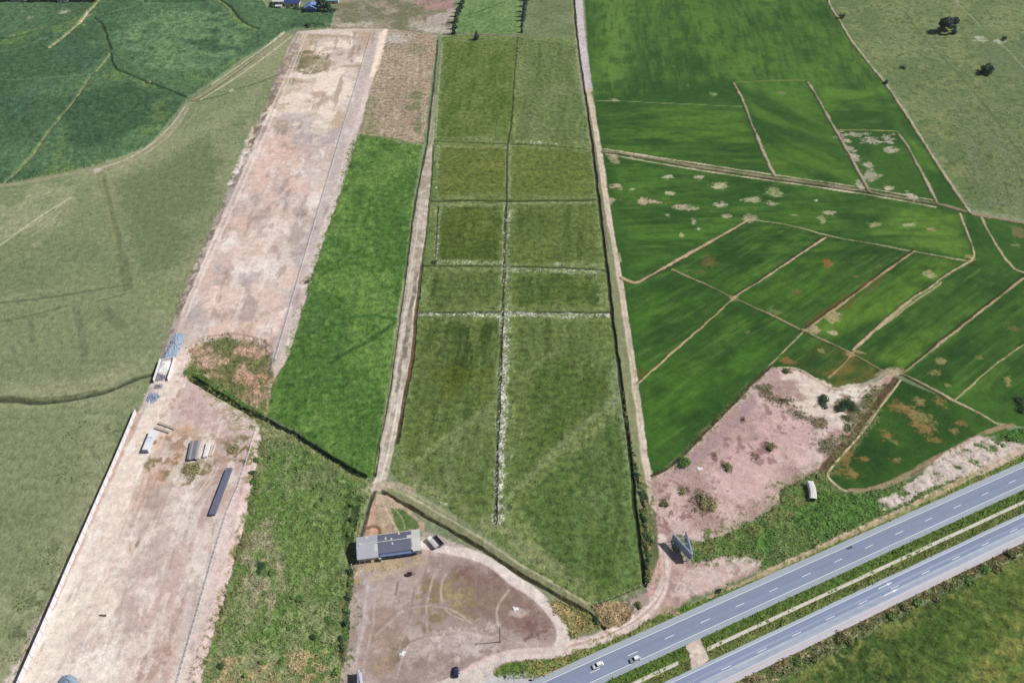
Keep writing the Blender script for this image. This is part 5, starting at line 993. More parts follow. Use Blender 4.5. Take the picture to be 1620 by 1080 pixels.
# ---------------------------------------------------------------- vehicles
def wheel(par, x, y, r=.32, w=.22):
    t = MB().tube((x, y - w / 2, r), (x, y + w / 2, r), r, None, 14).build('wheel', MT['black'], par)
    MB().tube((x, y - w / 2 - .01, r), (x, y + w / 2 + .01, r), r * .55, None, 10).build('rim', MT['chrome'], t)
def car(name, label, px, heading, paint, L=4.4, Wd=1.78, roofm=None, boxy=False, z=.16):
    g = GZ(*px); root = empty(name, (g.x, g.y, z), heading); tag(root, label, 'car')
    h = L / 2; w = Wd / 2
    def ring(x, wf, z0, z1, zt): return [(x, -w * wf, z0), (x, w * wf, z0), (x, w * wf, z1), (x, w * wf * .93, zt), (x, -w * wf * .93, zt), (x, -w * wf, z1)]
    rows = [ring(-h, .86, .35, .6, .82), ring(-h + .18, .97, .26, .68, .93), ring(-h + .9, 1, .2, .72, .96), ring(.6, 1, .2, .72, .95), ring(h - .9, .99, .2, .66, .86), ring(h - .25, .95, .26, .58, .74), ring(h, .8, .34, .5, .6)]
    MB().hull(rows).build('body', paint, root, True)
    b0, b1 = (-h + .12, .75) if boxy else (-h + .45, .85)
    # glasshouse and roof
    g0 = [(b0, -w * .9, .9), (b1 + .35, -w * .9, .9), (b1 + .35, w * .9, .9), (b0, w * .9, .9)]
    tz = 1.42
    g1 = [(b0 + .35, -w * .74, tz), (b1 - .4, -w * .74, tz), (b1 - .4, w * .74, tz), (b0 + .35, w * .74, tz)]
    MB().hull([g0, g1]).build('windows', MT['glass'], root)
    r0 = [(b0 + .28, -w * .77, tz), (b1 - .42, -w * .77, tz), (b1 - .42, w * .77, tz), (b0 + .28, w * .77, tz)]
    MB().hull([r0, [(x * .97, y * .95, tz + .07) for x, y, _ in r0]]).build('roof', roofm or paint, root)
    for sy in (-1, 1):
        MB().tube((b1 + .3, sy * w * .89, .93), (b1 - .42, sy * w * .75, tz), .05, None, 6).build('pillar', paint, root)
        MB().tube((b0 - .02, sy * w * .88, .93), (b0 + .33, sy * w * .76, tz), .07, None, 6).build('pillar', paint, root)
        MB().box((b0 + b1) / 2 - .1, sy * w * .83, .92, .09, .06, .5).build('pillar', paint, root)
        MB().box(h - .16, sy * w * .62, .52, .22, .36, .16, 0, .03).build('headlight', MT['lamp'], root)
        MB().box(-h + .1, sy * w * .7, .6, .14, .26, .18, 0, .02).build('taillight', MT['red'], root)
        MB().box(b1 + .1, sy * (w + .09), .88, .14, .2, .13, 0, .03).build('mirror', paint, root)
        for x in (-h + .82, h - .82): wheel(root, x, sy * (w - .1))
    MB().box(h + .01, 0, .3, .06, Wd * .7, .16).build('bumper', MT['black'], root)
    return root
car('car', 'white hatchback driving left on the far carriageway, nearer the upper edge line', (945.5, 1053), HA + math.pi, MT['white'])
car('car', 'silver and white car on the far carriageway, in the lane beside the median', (1004.5, 1043.5), HA + math.pi, MT['silver'], 4.3, 1.78, MT['white'])
nv = car('car', 'dark navy car with an open side door parked on the pale driveway', (721.3, 1063.5), R(93), MT['navy'], 4.3, 1.85, None, True, .12)
MB().box(.35, -1.25, .35, .07, .85, .75, R(20), .02).build('door', MT['navy'], nv); MB().box(-.62, -1.2, .35, .07, .8, .75, R(15), .02).build('door', MT['navy'], nv)
# motorcycle and rider
g = GZ(1345, 867); mz = .16
mc = empty('motorcycle', (g.x, g.y, mz), HA + math.pi); tag(mc, 'dark motorcycle riding alone on the far carriageway', 'motorcycle')
for x in (-.65, .65): t_ = MB().tube((x, -.06, .31), (x, .06, .31), .31, None, 16).build('wheel', MT['black'], mc)
MB().hull([[(-.7, -.12, .6), (-.7, .12, .6), (-.7, .1, .75), (-.7, -.1, .75)], [(0, -.17, .42), (0, .17, .42), (0, .15, .82), (0, -.15, .82)], [(.45, -.12, .5), (.45, .12, .5), (.45, .12, .92), (.45, -.12, .92)]]).build('body', MT['black'], mc)
MB().tube((.62, 0, .4), (.42, 0, 1.02), .05).build('fork', MT['chrome'], mc); MB().tube((.38, -.38, 1.05), (.38, .38, 1.05), .025).build('handlebar', MT['black'], mc)
MB().box(.62, 0, .82, .14, .18, .16, 0, .03).build('headlight', MT['lamp'], mc)
def person(label, loc, rz, top, legs, seated=False, helmet=None):
    """one lofted figure: limbs grown with a skin modifier around a jointed skeleton"""
    root = empty('person', loc, rz); tag(root, label, 'person')
    if seated:
        J = dict(pel=(0, 0, .84), ch=(.12, 0, 1.2), nk=(.2, 0, 1.38), hd=(.24, 0, 1.53), lk=(.38, .2, .8), rk=(.38, -.2, .8), lf=(.2, .2, .4), rf=(.2, -.2, .4), lt=(.34, .2, .36), rt=(.34, -.2, .36), ls=(.18, .2, 1.32), rs=(.18, -.2, 1.32), le=(.32, .3, 1.12), re=(.32, -.3, 1.12), lh=(.5, .32, 1.06), rh=(.5, -.32, 1.06))
    else:
        J = dict(pel=(0, 0, .95), ch=(0, 0, 1.28), nk=(.01, 0, 1.46), hd=(.03, 0, 1.62), lk=(.03, .1, .5), rk=(.02, -.1, .5), lf=(-.02, .12, .07), rf=(.02, -.12, .07), lt=(.14, .13, .04), rt=(.18, -.13, .04), ls=(0, .19, 1.4), rs=(0, -.19, 1.4), le=(-.02, .24, 1.12), re=(.02, -.24, 1.12), lh=(.06, .24, .88), rh=(.1, -.23, .9))
    R_ = dict(pel=.15, ch=.16, nk=.07, hd=.11, lk=.075, rk=.075, lf=.05, rf=.05, lt=.04, rt=.04, ls=.075, rs=.075, le=.05, re=.05, lh=.04, rh=.04)
    def grow(nm, chain, mat, k=1.0):
        names = []
        for a, b in chain:
            for q in (a, b):
                if q not in names: names.append(q)
        me = bpy.data.meshes.new(nm); bm = bmesh.new(); ly = bm.verts.layers.skin.verify(); vs_ = {q: bm.verts.new(J[q]) for q in names}
        for q in names: vs_[q][ly].radius = (R_[q] * k, R_[q] * k)
        vs_[names[0]][ly].use_root = True
        for a, b in chain: bm.edges.new((vs_[a], vs_[b]))
        bm.to_mesh(me); bm.free(); me.materials.append(mat)
        o = bpy.data.objects.new(nm, me); COL.objects.link(o); o.parent = root
        o.modifiers.new('skin', 'SKIN'); sb = o.modifiers.new('sub', 'SUBSURF'); sb.levels = 1; sb.render_levels = 1
        return o
    body = grow('body', [('pel', 'ch'), ('ch', 'nk'), ('nk', 'hd'), ('ch', 'ls'), ('ls', 'le'), ('le', 'lh'), ('ch', 'rs'), ('rs', 're'), ('re', 'rh'), ('pel', 'lk'), ('lk', 'lf'), ('lf', 'lt'), ('pel', 'rk'), ('rk', 'rf'), ('rf', 'rt')], MT['skin'])
    grow('shirt', [('ch', 'pel'), ('ch', 'ls'), ('ls', 'le'), ('ch', 'rs'), ('rs', 're')], top, 1.12)
    grow('trousers', [('pel', 'lk'), ('lk', 'lf'), ('pel', 'rk'), ('rk', 'rf')], legs, 1.12)
    hx, hy, hz = J['hd']
    m = MB(); bmesh.ops.create_icosphere(m.bm, subdivisions=2, radius=.125 if helmet is None else .15, matrix=Matrix.Translation((hx - .02, hy, hz + .04)))
    m.build('hair' if helmet is None else 'helmet', helmet or MT['hair'], root, True)
    return root
person('rider in dark clothes and helmet on the motorcycle', (g.x, g.y, mz), HA + math.pi, MT['cloth_d'], MT['cloth_d'], True, MT['black'])
g = GZ(844.6, 1075.5); person('person in a pink top and dark trousers standing at the road edge', g + Vector((0, 0, .1)), R(200), MT['cloth_p'], MT['cloth_d'])
g = GZ(839, 1075.2); bg_ = empty('bag', g + Vector((0, 0, .12))); tag(bg_, 'black bag lying on the pale road edge beside the person', 'bag')
MB().hull([[(-.55, -.22, 0), (-.55, .22, 0), (-.5, .12, .22), (-.5, -.12, .22)], [(0, -.32, 0), (0, .32, 0), (0, .2, .42), (0, -.2, .42)], [(.55, -.22, 0), (.55, .22, 0), (.5, .1, .25), (.5, -.1, .25)]]).build('sack', MT['cloth_d'], bg_, True)
MB().tube((-.2, 0, .36), (.2, 0, .46), .04).build('strap', MT['black'], bg_)
# truck and trailer by the shed
g = GZ(684.5, 860); th = ang((690, 866), (678, 852))
tr = empty('truck', g, th); tag(tr, 'small truck with white cab and pale covered bed beside the shed', 'truck')
MB().box(-.2, 0, .55, 6.0, .9, .25).build('chassis', MT['black'], tr)
MB().hull([[(1.2, -1, .5), (3.0, -1, .5), (3.0, 1, .5), (1.2, 1, .5)], [(1.2, -1, 1.5), (3.0, -.98, 1.4), (3.0, .98, 1.4), (1.2, 1, 1.5)], [(1.3, -.9, 2.3), (2.55, -.86, 2.3), (2.55, .86, 2.3), (1.3, .9, 2.3)]]).build('cab', MT['white'], tr)
MB().hull([[(2.96, -.8, 1.45), (3.03, -.8, 1.45), (3.03, .8, 1.45), (2.96, .8, 1.45)], [(2.6, -.72, 2.2), (2.66, -.72, 2.2), (2.66, .72, 2.2), (2.6, .72, 2.2)]]).build('windscreen', MT['glass'], tr)
MB().box(-1.1, 0, .85, 4.2, 2.1, .9, 0, .03).build('bed', MT['conc'], tr); MB().prism([(-1.02, 1.76), (0, 1.95), (1.02, 1.76)], -3.1, .9).build('cover', pm('pale_tarp', (200, 192, 198), .9, .08), tr)
for x in (-2.2, 2.1):
    for y in (-.85, .85): wheel(tr, x, y, .42, .28)
g = GZ(693.5, 857.5); tl = empty('trailer', g, th); tag(tl, 'low dark trailer parked beside the truck', 'trailer')
MB().box(0, 0, .7, 5.6, 1.9, .18).build('bed', MT['black'], tl)
for y in (-.95, .95): MB().box(0, y, .88, 5.6, .08, .6).build('side_board', MT['steel'], tl)
for x in (-2.8, 2.8): MB().box(x, 0, .88, .08, 1.8, .6).build('end_board', MT['steel'], tl)
for x in (-1.6, -.7):
    for y in (-.9, .9): wheel(tl, x, y, .4, .25)
MB().tube((2.8, 0, .7), (4.0, 0, .6), .07).build('drawbar', MT['black'], tl)
g = GZ(648, 909); ct = empty('cart', g, R(8)); tag(ct, 'small rusty cart with a white upright post in the yard', 'cart')
MB().box(0, 0, .45, 2.1, 1.3, .7, 0, .02, 1.12).build('tub', MT['rust'], ct); MB().box(0, 0, 1.14, 1.9, 1.2, .03).build('load', MT['black'], ct)
for y in (-.75, .75): wheel(ct, -.3, y, .38, .16)
MB().box(.75, .2, .4, .16, .16, 2.0).build('post', MT['white'], ct); MB().tube((1.0, 0, .5), (2.2, 0, .35), .05).build('drawbar', MT['rust'], ct)
# ---------------------------------------------------------------- roadside boards
def V2(p, z): return Vector(G(p[0], p[1], z))
def board(root, org, a, b, z0, z1, posts, facemat, sidesign, bays):
    """an upright board from plan point a to b with its frame and legs"""
    d = (b - a); L = d.length; rz_ = math.atan2(d.y, d.x); c = (a + b) / 2 - org
    n_ = Vector((-d.y, d.x)).normalized() * sidesign
    MB().box(c.x, c.y, z0, L, .12, z1 - z0, rz_).build('panel', facemat, root)
    m = MB()
    for k in range(bays + 1):
        p = a + d * (k / bays) + n_ * .18 - org; m.box(p.x, p.y, z0, .12, .12, z1 - z0, rz_)
    for zz in (z0 + .15, (z0 + z1) / 2, z1 - .3):
        p = c + n_ * .3; m.box(p.x, p.y, zz, L, .1, .14, rz_)
    m.build('back_frame', MT['frame'], root)
    for k in range(posts):
        p = a + d * ((k + .5) / posts) + n_ * .4 - org
        MB().box(p.x, p.y, -.2, .2, .2, z0 + .6, rz_).build('leg', MT['frame'], root)
    p = c + n_ * .55; MB().box(p.x, p.y, z0 - .08, L, .5, .06, rz_).build('catwalk', MT['frame'], root)
ZB0, ZB1 = 3.1, 6.5
ap, le_, re_ = V2((1096.2, 876.5), ZB1), V2((1065.6, 843.3), ZB1), V2((1086.2, 838.6), ZB1)
bb = empty('billboard', (ap.x, ap.y, 0)); tag(bb, 'large two sided V shaped billboard on steel legs at the bare lot edge', 'billboard', None, 'roadside billboards')
board(bb, ap, le_, ap + (le_ - ap).normalized() * .25, ZB0, ZB1, 5, MT['panel'], -1, 10)
board(bb, ap, ap + (re_ - ap).normalized() * .25, re_, ZB0, ZB1, 5, MT['panel'], 1, 10)
m = MB()
for k in (.25, .5, .75, .98):
    for zz in (ZB0 + .2, ZB1 - .5):
        p, q = ap + (le_ - ap) * k - ap, ap + (re_ - ap) * k - ap
        m.tube((p.x, p.y, zz), (q.x, q.y, zz), .06, None, 6)
m.build('cross_brace', MT['frame'], bb)
ZC0, ZC1 = 1.2, 4.6
a1, a2, a3 = V2((566.6, 1056), ZC1), V2((566.4, 1108), ZC1), V2((573.5, 1108), ZC1)
b2 = empty('billboard', (a1.x, a1.y, 0)); tag(b2, 'narrow white V shaped billboard at the bottom edge of the yard', 'billboard', None, 'roadside billboards')
wb = pm('white_board', (226, 228, 236), .6, .06)
board(b2, a1, a2, a1, ZC0, ZC1, 4, wb, 1, 8); board(b2, a1, a1, a3, ZC0, ZC1, 4, wb, 1, 8)
g = GZ(1148, 934); rs = empty('road_sign', g, R(62)); tag(rs, 'dark backed sign on two posts on the highway verge', 'sign')
MB().box(0, 0, 2.0, 2.6, .08, 2.6, 0, .02).build('panel', MT['black'], rs)
for x in (-.8, .8): MB().box(x, .1, -.2, .12, .12, 4.2).build('post', MT['wood'], rs)

# ---------------------------------------------------------------- poles and posts
g = GZ(791, 1015); up = empty('utility_pole', g); tag(up, 'tall brown wooden pole standing in the yard beside the driveway', 'pole')
MB().tube((0, 0, -.3), (0, 0, 10.3), .2, .14, 10).build('shaft', MT['wood'], up); MB().box(0, 0, 9.6, 1.6, .1, .12, R(60)).build('crossarm', MT['wood'], up)
for x in (-.6, .6): MB().tube((x * .5, x * .87, 9.72), (x * .5, x * .87, 9.95), .05, .03).build('insulator', MT['white'], up)
g = GZ(557.3, 899.5); wp_ = empty('post', g); tag(wp_, 'thin white post in the shed shadow at the front left corner', 'post')
MB().tube((0, 0, -.2), (0, 0, 3.3), .14, .12, 10).build('shaft', MT['white'], wp_); MB().box(0, 0, 3.3, .3, .3, .08).build('cap', MT['white'], wp_)
g = GZ(162.5, 973.5); bm_ = empty('timber', g + Vector((0, 0, .05)), R(-8)); tag(bm_, 'short dark timber lying on the pale dirt', 'timber')
MB().box(0, 0, 0, 2.9, .45, .3, 0, .03).build('beam', MT['wood'], bm_); MB().box(.2, .42, 0, 2.2, .2, .18, R(4), .02).build('offcut', MT['wood'], bm_)
# post and wire fence along the field corner
FP = [(944, 957), (953, 953.5), (962, 950), (970.5, 946.8), (979, 943.6), (987.3, 940.2), (996, 936.4), (1004.3, 932.6), (1013, 929), (1021, 925.5)]
fw = [GZ(*p) for p in FP]; pf = empty('wire_fence', fw[0]); tag(pf, 'short row of white posts with wire at the corner of the middle field', 'fence')
for p in fw: q = p - fw[0]; MB().box(q.x, q.y, q.z - .3, .24, .24, 2.1).build('fence_post', MT['precast'], pf)
for zz in (.7, 1.3):
    m = MB()
    for a, b in zip(fw[:-1], fw[1:]): m.tube(a - fw[0] + Vector((0, 0, zz)), b - fw[0] + Vector((0, 0, zz)), .025, None, 4)
    m.build('fence_wire', MT['chrome'], pf)
# stakes in the top field
sk = None
for i, (x, y) in enumerate([(827, 68), (820, 77.5), (819.5, 82), (819.3, 88), (819.6, 91), (820.6, 95), (814.6, 94), (819, 99.5), (823, 82.5)]):
    g = GZ(x, y)
    if sk is None:
        sk = empty('stake', g); MB().box(0, 0, -.2, .5, .5, 1.9, 0, .05).build('shaft', pm('pale_stake', (226, 234, 196), .9, .08), sk); MB().tube((0, 0, 1.7), (0, 0, 2.0), .3, .05, 8).build('cap', MT['white'], sk); o = sk
    else:
        o = copy_tree(sk); o.location = g
    tag(o, 'pale stake standing in the grass near the top of the middle fields', 'stake', None, 'pale stakes in the top field')

# ---------------------------------------------------------------- materials yard on the strip
def oriented(p0, p1, z=0.0):
    """origin, heading and length of the plan line between two photo points seen at height z"""
    a, b = V2(p0, z), V2(p1, z); d = b - a
    return a, math.atan2(d.y, d.x), d.length
zg = hat(*G(240, 697))
a, rz_, L = oriented((224.6, 711), (237.5, 679.5), zg + 2.6)
co = empty('shipping_container', (a.x, a.y, zg), rz_); tag(co, 'long pale blue and white container standing on the dirt strip', 'container')
CW = 2.5; LC = 12.2
MB().box(LC / 2, -CW / 2, .12, LC, CW, 2.45).build('body', MT['cont'], co)
for x in (.02, LC * .62): MB().box(x + LC * .19 if x < 1 else x + LC * .19, -CW / 2, 2.57, LC * .36, CW - .1, .05).build('roof_sheet', MT['white'], co)
MB().box(LC * .6, -CW / 2, 2.57, .12, CW, .1).build('roof_seam', MT['steel'], co)
for y in (-CW * .27, -CW * .73):
    d_ = MB().box(-.03, y, .25, .06, CW * .44, 2.2).build('door', pm('grey_steel_door', (150, 150, 170), .6, .1), co); MB().tube((-.08, y, .4), (-.08, y, 2.3), .03).build('lock_bar', MT['chrome'], d_)
for x in (.1, LC - .1):
    for y in (-.1, -CW + .1): MB().box(x, y, 0, .2, .2, .14).build('corner_foot', MT['steel'], co)
def heap(name, label, cat, P, h, mat, z0=None, group=None, rough=.35, n=28):
    """an irregular heap filling the outline P"""
    W_ = [GZ(*p) for p in P]; c = sum(W_, Vector()) / len(W_); root = empty(name, c) if label else None
    bm = bmesh.new(); rings = []
    K = 6; M_ = 40
    def edge(t):
        t = t % 1.0 * len(W_); i = int(t); f = t - i
        return W_[i % len(W_)].lerp(W_[(i + 1) % len(W_)], f)
    for k in range(K + 1):
        f = 1 - k / K; ring = []
        for j in range(M_):
            e = (edge(j / M_) - c) * (f * (1 + random.uniform(-.05, .05)))
            zz = h * (1 - f ** 1.5) * random.uniform(1 - rough, 1 + rough * .6) - (.15 if k == 0 else 0)
            ring.append(bm.verts.new((e.x, e.y, zz + (e.z if k == 0 else 0))))
        rings.append(ring)
    for k in range(K):
        for j in range(M_): bm.faces.new((rings[k][j], rings[k][(j + 1) % M_], rings[k + 1][(j + 1) % M_], rings[k + 1][j]))
    m = MB(); m.bm.free(); m.bm = bm
    o = m.build(name if label else 'mound', mat, None); o.location = c
    if root: bpy.data.objects.remove(root)
    tag(o, label, cat, None, group)
    # loose stones on the heap, part of it
    s = MB()
    for _ in range(n):
        e = (edge(random.random()) - c) * math.sqrt(random.random()); r_ = random.uniform(.15, .45)
        f = min(1, e.length / max(.1, (edge(.3) - c).length))
        bmesh.ops.create_icosphere(s.bm, subdivisions=1, radius=r_, matrix=Matrix.Translation((e.x, e.y, h * (1 - f ** 1.5) * .9)) @ Matrix.Diagonal((random.uniform(.7, 1.3), random.uniform(.7, 1.3), random.uniform(.5, .9), 1)))
    s.build('loose_stones', mat, o)
    return o
heap('gravel_heap', 'long blue grey gravel heap at the top of the haul track', 'gravel heap', [(277, 527), (285, 524), (294, 526), (293, 536), (286, 552), (279, 566), (270, 568), (258, 568), (264, 556), (270, 540)], 1.3, MT['gravel'], None, 'aggregate heaps', .3, 60)
heap('gravel_heap', 'low scattered bluish rubble heap below the white storage bay', 'gravel heap', [(236, 622), (250, 618), (256, 626), (248, 638), (236, 640), (230, 634)], .7, pm('bluish_rubble', (150, 160, 182), .95, .45, 2.2), None, 'aggregate heaps', .6, 60)
heap('gravel_heap', 'blue grey heap cut off by the bottom edge of the photo', 'gravel heap', [(90, 1078), (97, 1068), (110, 1065), (120, 1070), (126, 1080), (122, 1095), (95, 1096)], 2.0, pm('blue_grey_tarp', (150, 166, 186), .8, .15, 1.0), None, 'aggregate heaps', .12, 6)
zb = hat(*G(262, 585))
bay = empty('storage_bay', (*G(255, 586), zb)); tag(bay, 'white walled storage bay holding white sand and grey rubble', 'storage bay')
o_ = Vector(G(255, 586))
for p, q in (((254.5, 570.5), (243.5, 604)), ((276.5, 567.5), (266, 602.5))):
    u_, v_ = Vector(G(*p, zb)), Vector(G(*q, zb)); d = v_ - u_; c = (u_ + v_) / 2 - o_
    MB().box(c.x, c.y, -.2, d.length, .2, 2.0, math.atan2(d.y, d.x)).build('side_wall', MT['precast'], bay)
u_, v_ = Vector(G(254.5, 570.5, zb)), Vector(G(276.5, 567.5, zb)); d = v_ - u_; c = (u_ + v_) / 2 - o_
MB().box(c.x, c.y, -.2, d.length, .2, 1.5, math.atan2(d.y, d.x)).build('back_wall', MT['precast'], bay)
heap('sand_heap', 'bright white sand filling the back of the storage bay', 'sand heap', [(255.5, 571.5), (276, 569), (269.5, 590), (248.5, 591)], 1.9, MT['sand'], None, None, .05, 4)
heap('rubble_heap', 'grey rubble at the open end of the storage bay', 'rubble heap', [(249, 591), (268, 590), (265, 601), (256, 603), (246, 603)], .8, MT['gravel2'], None, None, .6, 60)
heap('rubble_heap', 'small scattered grey rubble just outside the storage bay', 'rubble heap', [(246, 608), (258, 606), (258, 614), (250, 616), (243, 614)], .5, MT['gravel2'], None, None, .7, 40)
def stack(label, p0, p1, wpx, h, n, mat, cat='beam stack', name='beam_stack', part='beam', gap=.04, grp=None, zz=0, ends=None):
    """n long members side by side; left long edge seen from p0 (near) to p1 (far)"""
    z_ = hat(*G(*p0)); a, rz_, L = oriented(p0, p1, z_ + h)
    sc = CAM_H / (FPX * ST + (p0[1] - 540) * CT); wd_ = wpx * sc * abs(math.sin(rz_)) 
    root = empty(name, (a.x, a.y, z_), rz_); tag(root, label, cat, None, grp)
    bw = wd_ / n
    for k in range(n):
        hh_ = h * random.uniform(.9, 1.04); xo = random.uniform(-.3, .3)
        MB().box(L / 2 + xo, -(k + .5) * bw, 0, L, bw - gap, hh_, 0, .03).build(part, mat if not isinstance(mat, list) else mat[k % len(mat)], root)
        if ends: MB().box(xo - .02, -(k + .5) * bw, .15, .06, bw * .55, hh_ * .7).build('hollow_shade', MT['black'], root)  # black block painted in for the shade inside each hollow end
    return root
stack('wide stack of grey concrete beams with hollow ends painted dark on the strip', (295.3, 726.5), (301.3, 697), 15.5, 1.5, 5, [MT['conc_d'], MT['conc'], MT['conc_d']], ends=True)
stack('white concrete slabs leaning beside the grey beam stack', (310.5, 725), (317.5, 698), 4.2, .9, 2, MT['conc_l']); stack('bright white slab pair right of the grey beams', (320.5, 722.5), (326.5, 699.5), 6.5, 1.2, 2, MT['precast']); stack('pale narrow slabs at the right end of the beam row', (329.5, 720), (336, 702), 6, .6, 3, [MT['conc_l'], MT['wood_p']])
stack('very long dark steel bundle lying along the right of the lower strip', (330, 812.5), (358.3, 739), 9.2, 1.5, 4, MT['steel'], 'steel stack', 'steel_stack', 'bundle')
for lab, q0, q1 in (('tan concrete slab lying beside the container, nearer one', (246.5, 674.5), (269, 682)), ('tan concrete slab lying beside the container, farther one', (252, 667), (277.5, 676.5))):
    z_ = hat(*G(*q0)); a, rz_, L = oriented(q0, q1, z_ + .5)
    r_ = empty('slab', (a.x, a.y, z_), rz_); tag(r_, lab, 'slab'); MB().box(L / 2, -.5, .12, L, 1.3, .6, 0, .04).build('panel', MT['slab'], r_)
    for x in (.15, .85): MB().box(L * x, -.5, 0, .25, 1.3, .12).build('bearer', MT['wood'], r_)
for lab, x, y, rz_ in (('white board lying on the pink bare lot', 1107.5, 741.5, .15), ('bright white broken slab lying in the yard', 638, 1033, 1.2), ('white sheet lying near the driveway loop', 816.5, 963, .2)):
    g = GZ(x, y); r_ = empty('board', g + Vector((0, 0, .04)), rz_); tag(r_, lab, 'board')
    MB().box(0, 0, 0, 2.0, 1.3, .14, 0, .02).build('sheet', MT['white'], r_)
    MB().box(-.75, .95, 0, .9, .5, .1, .4, .02).build('fragment', MT['white'], r_)
# white shell standing in the scrub
g = GZ(1283.5, 779); ws = empty('trailer_shell', g, R(84)); tag(ws, 'white curved trailer shell standing in the tall green scrub', 'trailer')
bm = bmesh.new(); NS, NA = 18, 11; gr = []
for i in range(NS + 1):
    x = -4.8 + 9.6 * i / NS; bend = .09 * (x * x) * .28; row = []
    for j in range(NA):
        t_ = math.pi * j / (NA - 1); c_ = math.cos(t_); row.append(bm.verts.new((x, -1.55 * math.copysign(abs(c_) ** .45, c_) + bend - .25, .7 + 1.6 * abs(math.sin(t_)) ** .4)))
    gr.append(row)
for i in range(NS):
    for j in range(NA - 1): bm.faces.new((gr[i][j], gr[i + 1][j], gr[i + 1][j + 1], gr[i][j + 1]))
bmesh.ops.solidify(bm, geom=bm.faces[:], thickness=.1)
m = MB(); m.bm.free(); m.bm = bm; m.build('shell', pm('bright_white_shell', (.82, .82, .82), .5, .03, direct=True), ws)
MB().box(0, -.1, .55, 8.6, 1.9, .25).build('chassis', MT['black'], ws)
for x in (-2.6, 2.4):
    for y in (-.9, .7): wheel(ws, x, y, .45, .3)
MB().box(4.2, .3, .8, .1, 2.2, 1.1).build('end_panel', MT['white'], ws); MB().tube((4.4, .3, .6), (5.4, .4, .5), .07).build('drawbar', MT['steel'], ws)

# ---------------------------------------------------------------- vegetation
def leafmat(name, c, var=.35):
    m = bpy.data.materials.new(name); m.use_nodes = True
    t = m.node_tree; b = t.nodes['Principled BSDF']; b.inputs['Roughness'].default_value = .7; b.inputs['Specular IOR Level'].default_value = .2
    gi = t.nodes.new('ShaderNodeNewGeometry'); r = t.nodes.new('ShaderNodeValToRGB')
    col = A(*c); r.color_ramp.elements[0].color = (*(col * (1 - var)), 1); r.color_ramp.elements[1].color = (*np.clip(col * (1 + var), 0, .5), 1)
    t.links.new(gi.outputs['Random Per Island'], r.inputs[0]); t.links.new(r.outputs[0], b.inputs['Base Color'])
    return m
LM = {'dark': leafmat('dark_leaves', (66, 96, 60)), 'mid': leafmat('green_leaves', (104, 144, 70)), 'blue': leafmat('bluish_leaves', (62, 94, 78)), 'dry': leafmat('dry_leaves', (164, 156, 108)), 'light': leafmat('light_leaves', (126, 162, 80)), 'olive': leafmat('olive_leaves', (122, 132, 76))}
def leaves(clumps, n, size, flat=.5):
    """many small leaf faces spread through ellipsoid clumps"""
    C = np.array([c for c, _ in clumps]); S = np.array([s for _, s in clumps])
    vol = S.prod(1) ** .7; idx = rng.choice(len(C), n, p=vol / vol.sum())
    d = rng.normal(size=(n, 3)); d /= np.linalg.norm(d, axis=1, keepdims=True)
    r = rng.random(n) ** .45
    P = C[idx] + d * S[idx] * r[:, None]
    P[:, 2] = np.maximum(P[:, 2], .05)
    nrm = d * .8 + rng.normal(size=(n, 3)) * .6; nrm[:, 2] = np.abs(nrm[:, 2]) + flat; nrm /= np.linalg.norm(nrm, axis=1, keepdims=True)
    t = np.cross(nrm, rng.normal(size=(n, 3))); t /= np.linalg.norm(t, axis=1, keepdims=True); b = np.cross(nrm, t)
    sz = size * rng.uniform(.6, 1.4, (n, 1))
    V = np.stack([P - t * sz, P - b * sz * .6, P + t * sz, P + b * sz * .6], 1).reshape(-1, 3)
    return V, np.arange(n * 4).reshape(n, 4)
def tree(name, label, px, h, r, mat, n=1400, trunk=.35, group=None, cat='tree', shape='round', size=.5, base=.3, seed=0, asym=(0, 0)):
    g = GZ(*px); root = empty(name, g); tag(root, label, cat, None, group)
    rs_ = random.Random(seed + int(px[0]) * 7)
    m = MB(); top = Vector((asym[0] * .4, asym[1] * .4, h * .62))
    m.tube((0, 0, -.3), (top.x * .4, top.y * .4, h * .35), .045 * h, .03 * h, 8).tube((top.x * .4, top.y * .4, h * .34), top, .03 * h, .012 * h, 7)
    cl = []
    K = 11 if shape == 'round' else 9
    for k in range(K):
        if shape == 'round':
            a_ = k * 2.4 + rs_.random(); f = rs_.uniform(.35, .85)
            c = Vector((math.cos(a_) * r * f + asym[0], math.sin(a_) * r * f + asym[1], h * rs_.uniform(base + .12, .86)))
            s = rs_.uniform(.26, .46) * r; cl.append((tuple(c), (s, s, s * .8)))
            m.tube(top * rs_.uniform(.45, .9), c, .016 * h, .005 * h, 5)
        else:
            z = h * (base + (1 - base) * (k + .5) / K); s = r * (1.05 - .85 * (k + .3) / K) * rs_.uniform(.8, 1.15)
            cl.append(((rs_.uniform(-.2, .2) * s, rs_.uniform(-.2, .2) * s, z), (s, s, h * .09)))
    if shape == 'round': cl.append(((asym[0], asym[1], h * .7), (r * .5, r * .5, h * .26)))
    m.build('trunk', MT['bark'], root)
    V, Qd = leaves(cl, n, size)
    me = np_mesh('crown', V, Qd); me.materials.append(mat); o = bpy.data.objects.new('crown', me); COL.objects.link(o); o.parent = root
    return root
